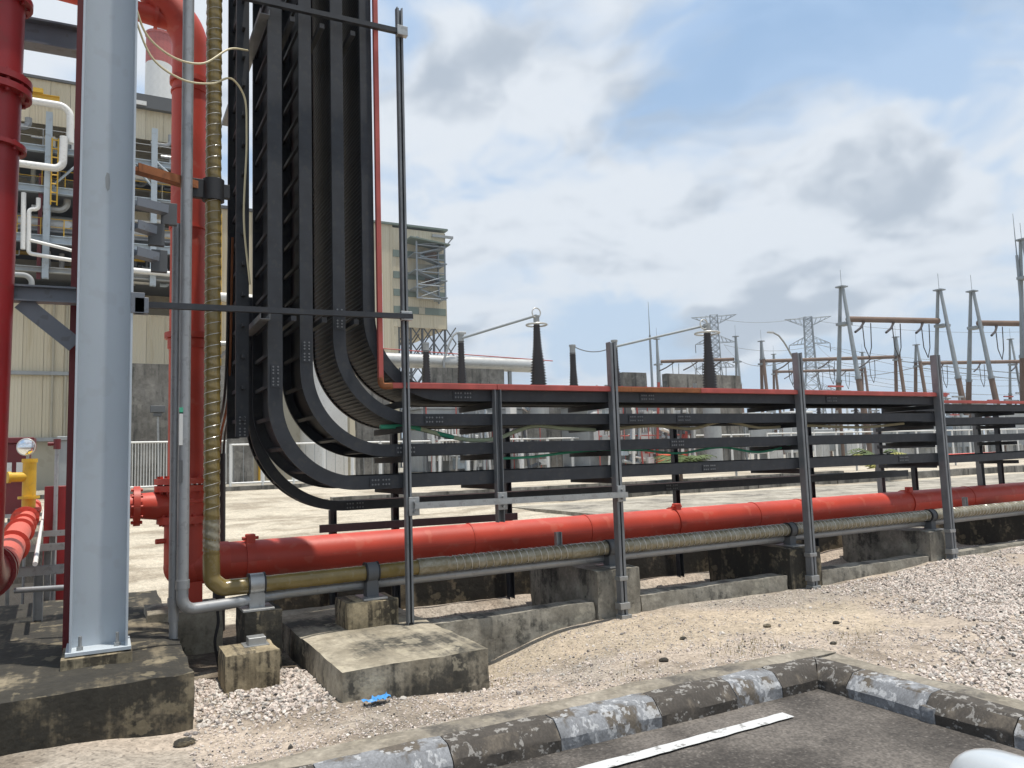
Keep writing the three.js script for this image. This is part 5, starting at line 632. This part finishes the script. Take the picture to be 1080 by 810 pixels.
palm('green palm shrub behind the second tray right of the galvanised rail', 19.8, -23.4, 0.3, 1.9, 16, 3, M.leaf); palm('yellow green palm shrub near the last tall strut post', 26.6, -19.9, 0.25, 1.6, 12, 5, M.leafYellow); palm('dark green palm shrub behind the fence at the right', 29.5, -22, 0.3, 1.7, 14, 9, M.leaf);

// ================================================================== SMALL THINGS ON THE GROUND
{ const r = rng(19), N = 120000, geo = new THREE.IcosahedronGeometry(1, 0), p = geo.attributes.position, seen = {}; for (let i = 0; i < p.count; i++) { const k = [p.getX(i), p.getY(i), p.getZ(i)].map((v) => v.toFixed(3)).join(); const f = seen[k] ??= 0.72 + r() * 0.5; p.setXYZ(i, p.getX(i) * f, p.getY(i) * f, p.getZ(i) * f); } geo.computeVertexNormals();
  const im = new THREE.InstancedMesh(geo, M.stone, N); im.name = 'gravel'; im.userData.kind = 'stuff'; im.castShadow = im.receiveShadow = true; const m = new THREE.Matrix4(), q = new THREE.Quaternion(), e = new THREE.Euler(), c = new THREE.Color(); let n = 0, tries = 0;
  while (n < N && tries++ < 2500000) {
    const zone = r(); let x, z; if (zone < 0.6) { x = 4.5 + r() * 9; z = -6.05 + r() * 4.4; } else if (zone < 0.8) { x = 0.45 + r() * 4.2; z = -6.0 + r() * 2.0; } else { x = 2.45 + r() * 10; z = -6.38 - r() * 0.75; }
    if (zone < 0.8 && z > -3.98 && x < 4.5) continue; if (x < 0.53 && z < -5.06) continue; if (x > 1.35 && x < 2.43 && z < -4.95) continue; if (x > 0.74 && x < 1.13 && z < -5.6) continue; if (zone < 0.8 && z < -6.1 && x > 2.3) continue;
    const s = sandAt(x, z), den = fbm(x * 1.3, z * 1.3, 0, 981, 5, 0.6), pink = Math.min(1, ss(5.8, 7.2, x + (z + 4.6) * 0.7 + (den - 0.5) * 2) + ss(-3.7, -2.9, z) * (x > 4.4 ? 0.8 : 0) + (zone >= 0.8 ? 0.8 : 0) + ss(-4.9, -5.2, z) * ss(1.9, 1.5, x) * 0.9), fine = r() > pink;
    if (r() > (fine ? 0.45 * (1 - 0.5 * s) : (1 - 0.8 * s)) * ss(0.25, 0.45, den)) continue;
    const sz = fine ? 0.003 + 0.006 * r() ** 2 + (r() < 0.03 ? 0.012 * r() : 0) : 0.007 + 0.011 * r() ** 1.5; e.set(r() * 6.3, r() * 6.3, r() * 6.3); q.setFromEuler(e); m.compose(V3(x, H(x, z) + sz * 0.35, z), q, V3(sz * (0.8 + r() * 0.6), sz * (0.55 + r() * 0.4), sz * (0.8 + r() * 0.6))); im.setMatrixAt(n, m);
    const t = r(), b = 0.6 + r() * 0.55; if (t < 0.62) c.setRGB(0.57 * b, 0.495 * b, 0.44 * b); else if (t < 0.90) c.setRGB(0.58 * b, 0.54 * b, 0.49 * b); else if (t < 0.97) c.setRGB(0.24 * b, 0.22 * b, 0.21 * b); else c.setRGB(0.07, 0.065, 0.06); im.setColorAt(n, c); n++;
  }
  im.count = n; scene.add(im);
}
{ const r = rng(29), stone = (label, x, z, s) => { const g = new THREE.DodecahedronGeometry(s, 1), p = g.attributes.position; for (let i = 0; i < p.count; i++) { const f = 0.8 + 0.4 * fbm(p.getX(i) * 30 + x, p.getY(i) * 30 + p.getZ(i) * 20, 0, 5, 2); p.setXYZ(i, p.getX(i) * f * 1.3, p.getY(i) * f * 0.6, p.getZ(i) * f); } g.computeVertexNormals(); g.translate(x, H(x, z) + s * 0.3, z); solo('loose_stone', metricUV(g), M.blockDark, label, 'stone', 'dark stones on the sand'); };
  stone('dark flat stone on the sand below the third strut post', 5.05, -4.95, 0.032); stone('grey flat stone on the sand nearest the kerb corner', 5.6, -4.7, 0.03); stone('dark stone on the grit left of the kerb corner', 3.6, -4.55, 0.03); stone('black lump on the sand below the low wall', 4.25, -5.1, 0.026); stone('small dark lump right behind the kerb corner', 4.9, -4.15, 0.024); stone('pale rubble lump beside the dark footing', 0.44, -4.9, 0.045); }
{ // blue litter
  const g = new THREE.PlaneGeometry(0.16, 0.09, 10, 6); g.rotateX(-Math.PI / 2); const p = g.attributes.position; for (let i = 0; i < p.count; i++) { const x = p.getX(i), z = p.getZ(i); p.setXYZ(i, x * (0.8 + 0.5 * fbm(z * 40, 3, 0, 4, 2)), 0.06 * fbm(x * 34 + 5, z * 34, 0, 8, 3), z * (0.7 + 0.7 * fbm(x * 40, 1, 0, 6, 2))); } g.computeVertexNormals(); g.rotateY(0.3); g.translate(1.55, H(1.55, -4.82) + 0.008, -4.82); const m = metricUV(g); const bl = solo('blue_litter', m, M.blue, 'crumpled blue plastic scrap on the gravel before the footing', 'litter'); bl.material.side = THREE.DoubleSide; }
{ const r = rng(41), gs = []; for (const [cx, cz, n, sp] of [[4.35, -4.45, 90, 0.28], [5.2, -4.2, 40, 0.2], [3.3, -4.5, 25, 0.15], [2.55, -5.1, 30, 0.12], [0.66, -5.5, 22, 0.1], [2.6, -5.9, 20, 0.15]]) for (let i = 0; i < n; i++) { const a = r() * 6.28, d = Math.sqrt(r()) * sp, x = cx + Math.cos(a) * d * 1.5, z = cz + Math.sin(a) * d, h = 0.02 + r() * 0.05, y = H(x, z), b = r() * 6.28, g = new THREE.BufferGeometry(); g.setAttribute('position', new THREE.Float32BufferAttribute([x - 0.003 * Math.cos(b), y - 0.005, z - 0.003 * Math.sin(b), x + 0.003 * Math.cos(b), y - 0.005, z + 0.003 * Math.sin(b), x + (r() - 0.5) * 0.04, y + h, z + (r() - 0.5) * 0.04], 3)); g.computeVertexNormals(); gs.push(metricUV(g)); } const m = mesh('grass', merge(gs), M.dryGrass); m.userData = { kind: 'stuff', label: 'dry yellow green grass tufts on the grit behind the kerb', category: 'grass' }; }

// ================================================================== PARKED CAR (only its door mirror reaches into view)
{
  const c = thing('parked_car', 'white car whose rounded door mirror shows at the lower right corner', 'car'); const Z0 = -0.48, Z1 = 1.15;
  const s = new THREE.Shape(); s.moveTo(-1.9, 0.28); s.lineTo(-1.9, 0.9); s.lineTo(1.35, 1.0); s.lineTo(2.5, 0.86); s.lineTo(2.72, 0.6); s.lineTo(2.7, 0.28); s.lineTo(2.38, 0.28); s.absarc(2.02, 0.31, 0.36, 0, Math.PI, false); s.lineTo(-0.72, 0.28); s.absarc(-1.08, 0.31, 0.36, 0, Math.PI, false); s.lineTo(-1.9, 0.28);
  const g = new THREE.ExtrudeGeometry(s, { depth: Z1 - Z0 - 0.1, bevelEnabled: true, bevelSize: 0.05, bevelThickness: 0.05, bevelSegments: 3, curveSegments: 16 }); g.translate(0, 0, Z0 + 0.05); mesh('body', metricUV(toCreasedNormals(g, 0.6)), M.carWhite, c);
  const dr = mesh('door', bx(0.0, 1.02, 0.36, 0.93, Z0 - 0.052, Z0 - 0.02, 0.015), M.carWhite, c); mesh('handle', bx(0.08, 0.26, 0.76, 0.80, Z0 - 0.075, Z0 - 0.05, 0.008), M.carWhite, dr);
  for (const x of [-1.08, 2.02]) for (const z of [Z0 + 0.06, Z1 - 0.06]) { const w = mesh('wheel', cyl([x, 0.31, z - 0.09], [x, 0.31, z + 0.09], 0.3, 28), M.tyre, c); mesh('rim', cyl([x, 0.31, z - 0.1], [x, 0.31, z + 0.1], 0.19, 20), M.lagging, w); }
  mesh('windscreen_base', bx(1.3, 1.36, 0.96, 1.05, Z0 + 0.12, Z1 - 0.12, 0.02), M.black, c);
  const h = new THREE.SphereGeometry(1, 32, 20), p = h.attributes.position; for (let i = 0; i < p.count; i++) { let x = p.getX(i), y = p.getY(i), z = p.getZ(i); const f = (v) => Math.sign(v) * Math.abs(v) ** 0.72; p.setXYZ(i, f(x) * 0.055, f(y) * 0.08, f(z) * 0.08); } h.computeVertexNormals(); h.rotateZ(-0.1); h.translate(1.165, 1.018, -0.70); const mh = mesh('mirror_housing', h, M.carWhite, c); mesh('mirror_arm', cyl([1.15, 0.95, -0.62], [1.18, 0.93, Z0 + 0.0], 0.03, 10), M.black, mh); mesh('mirror_glass', bx(1.106, 1.110, 0.96, 1.04, -0.75, -0.65, 0.001), M.mirrorGlass, mh); seat(c, 0.4, 0, 0.3);
}
scene.fog = new THREE.FogExp2(new THREE.Color(0.72, 0.80, 0.90), 0.0004);
renderer.render(scene, camera);
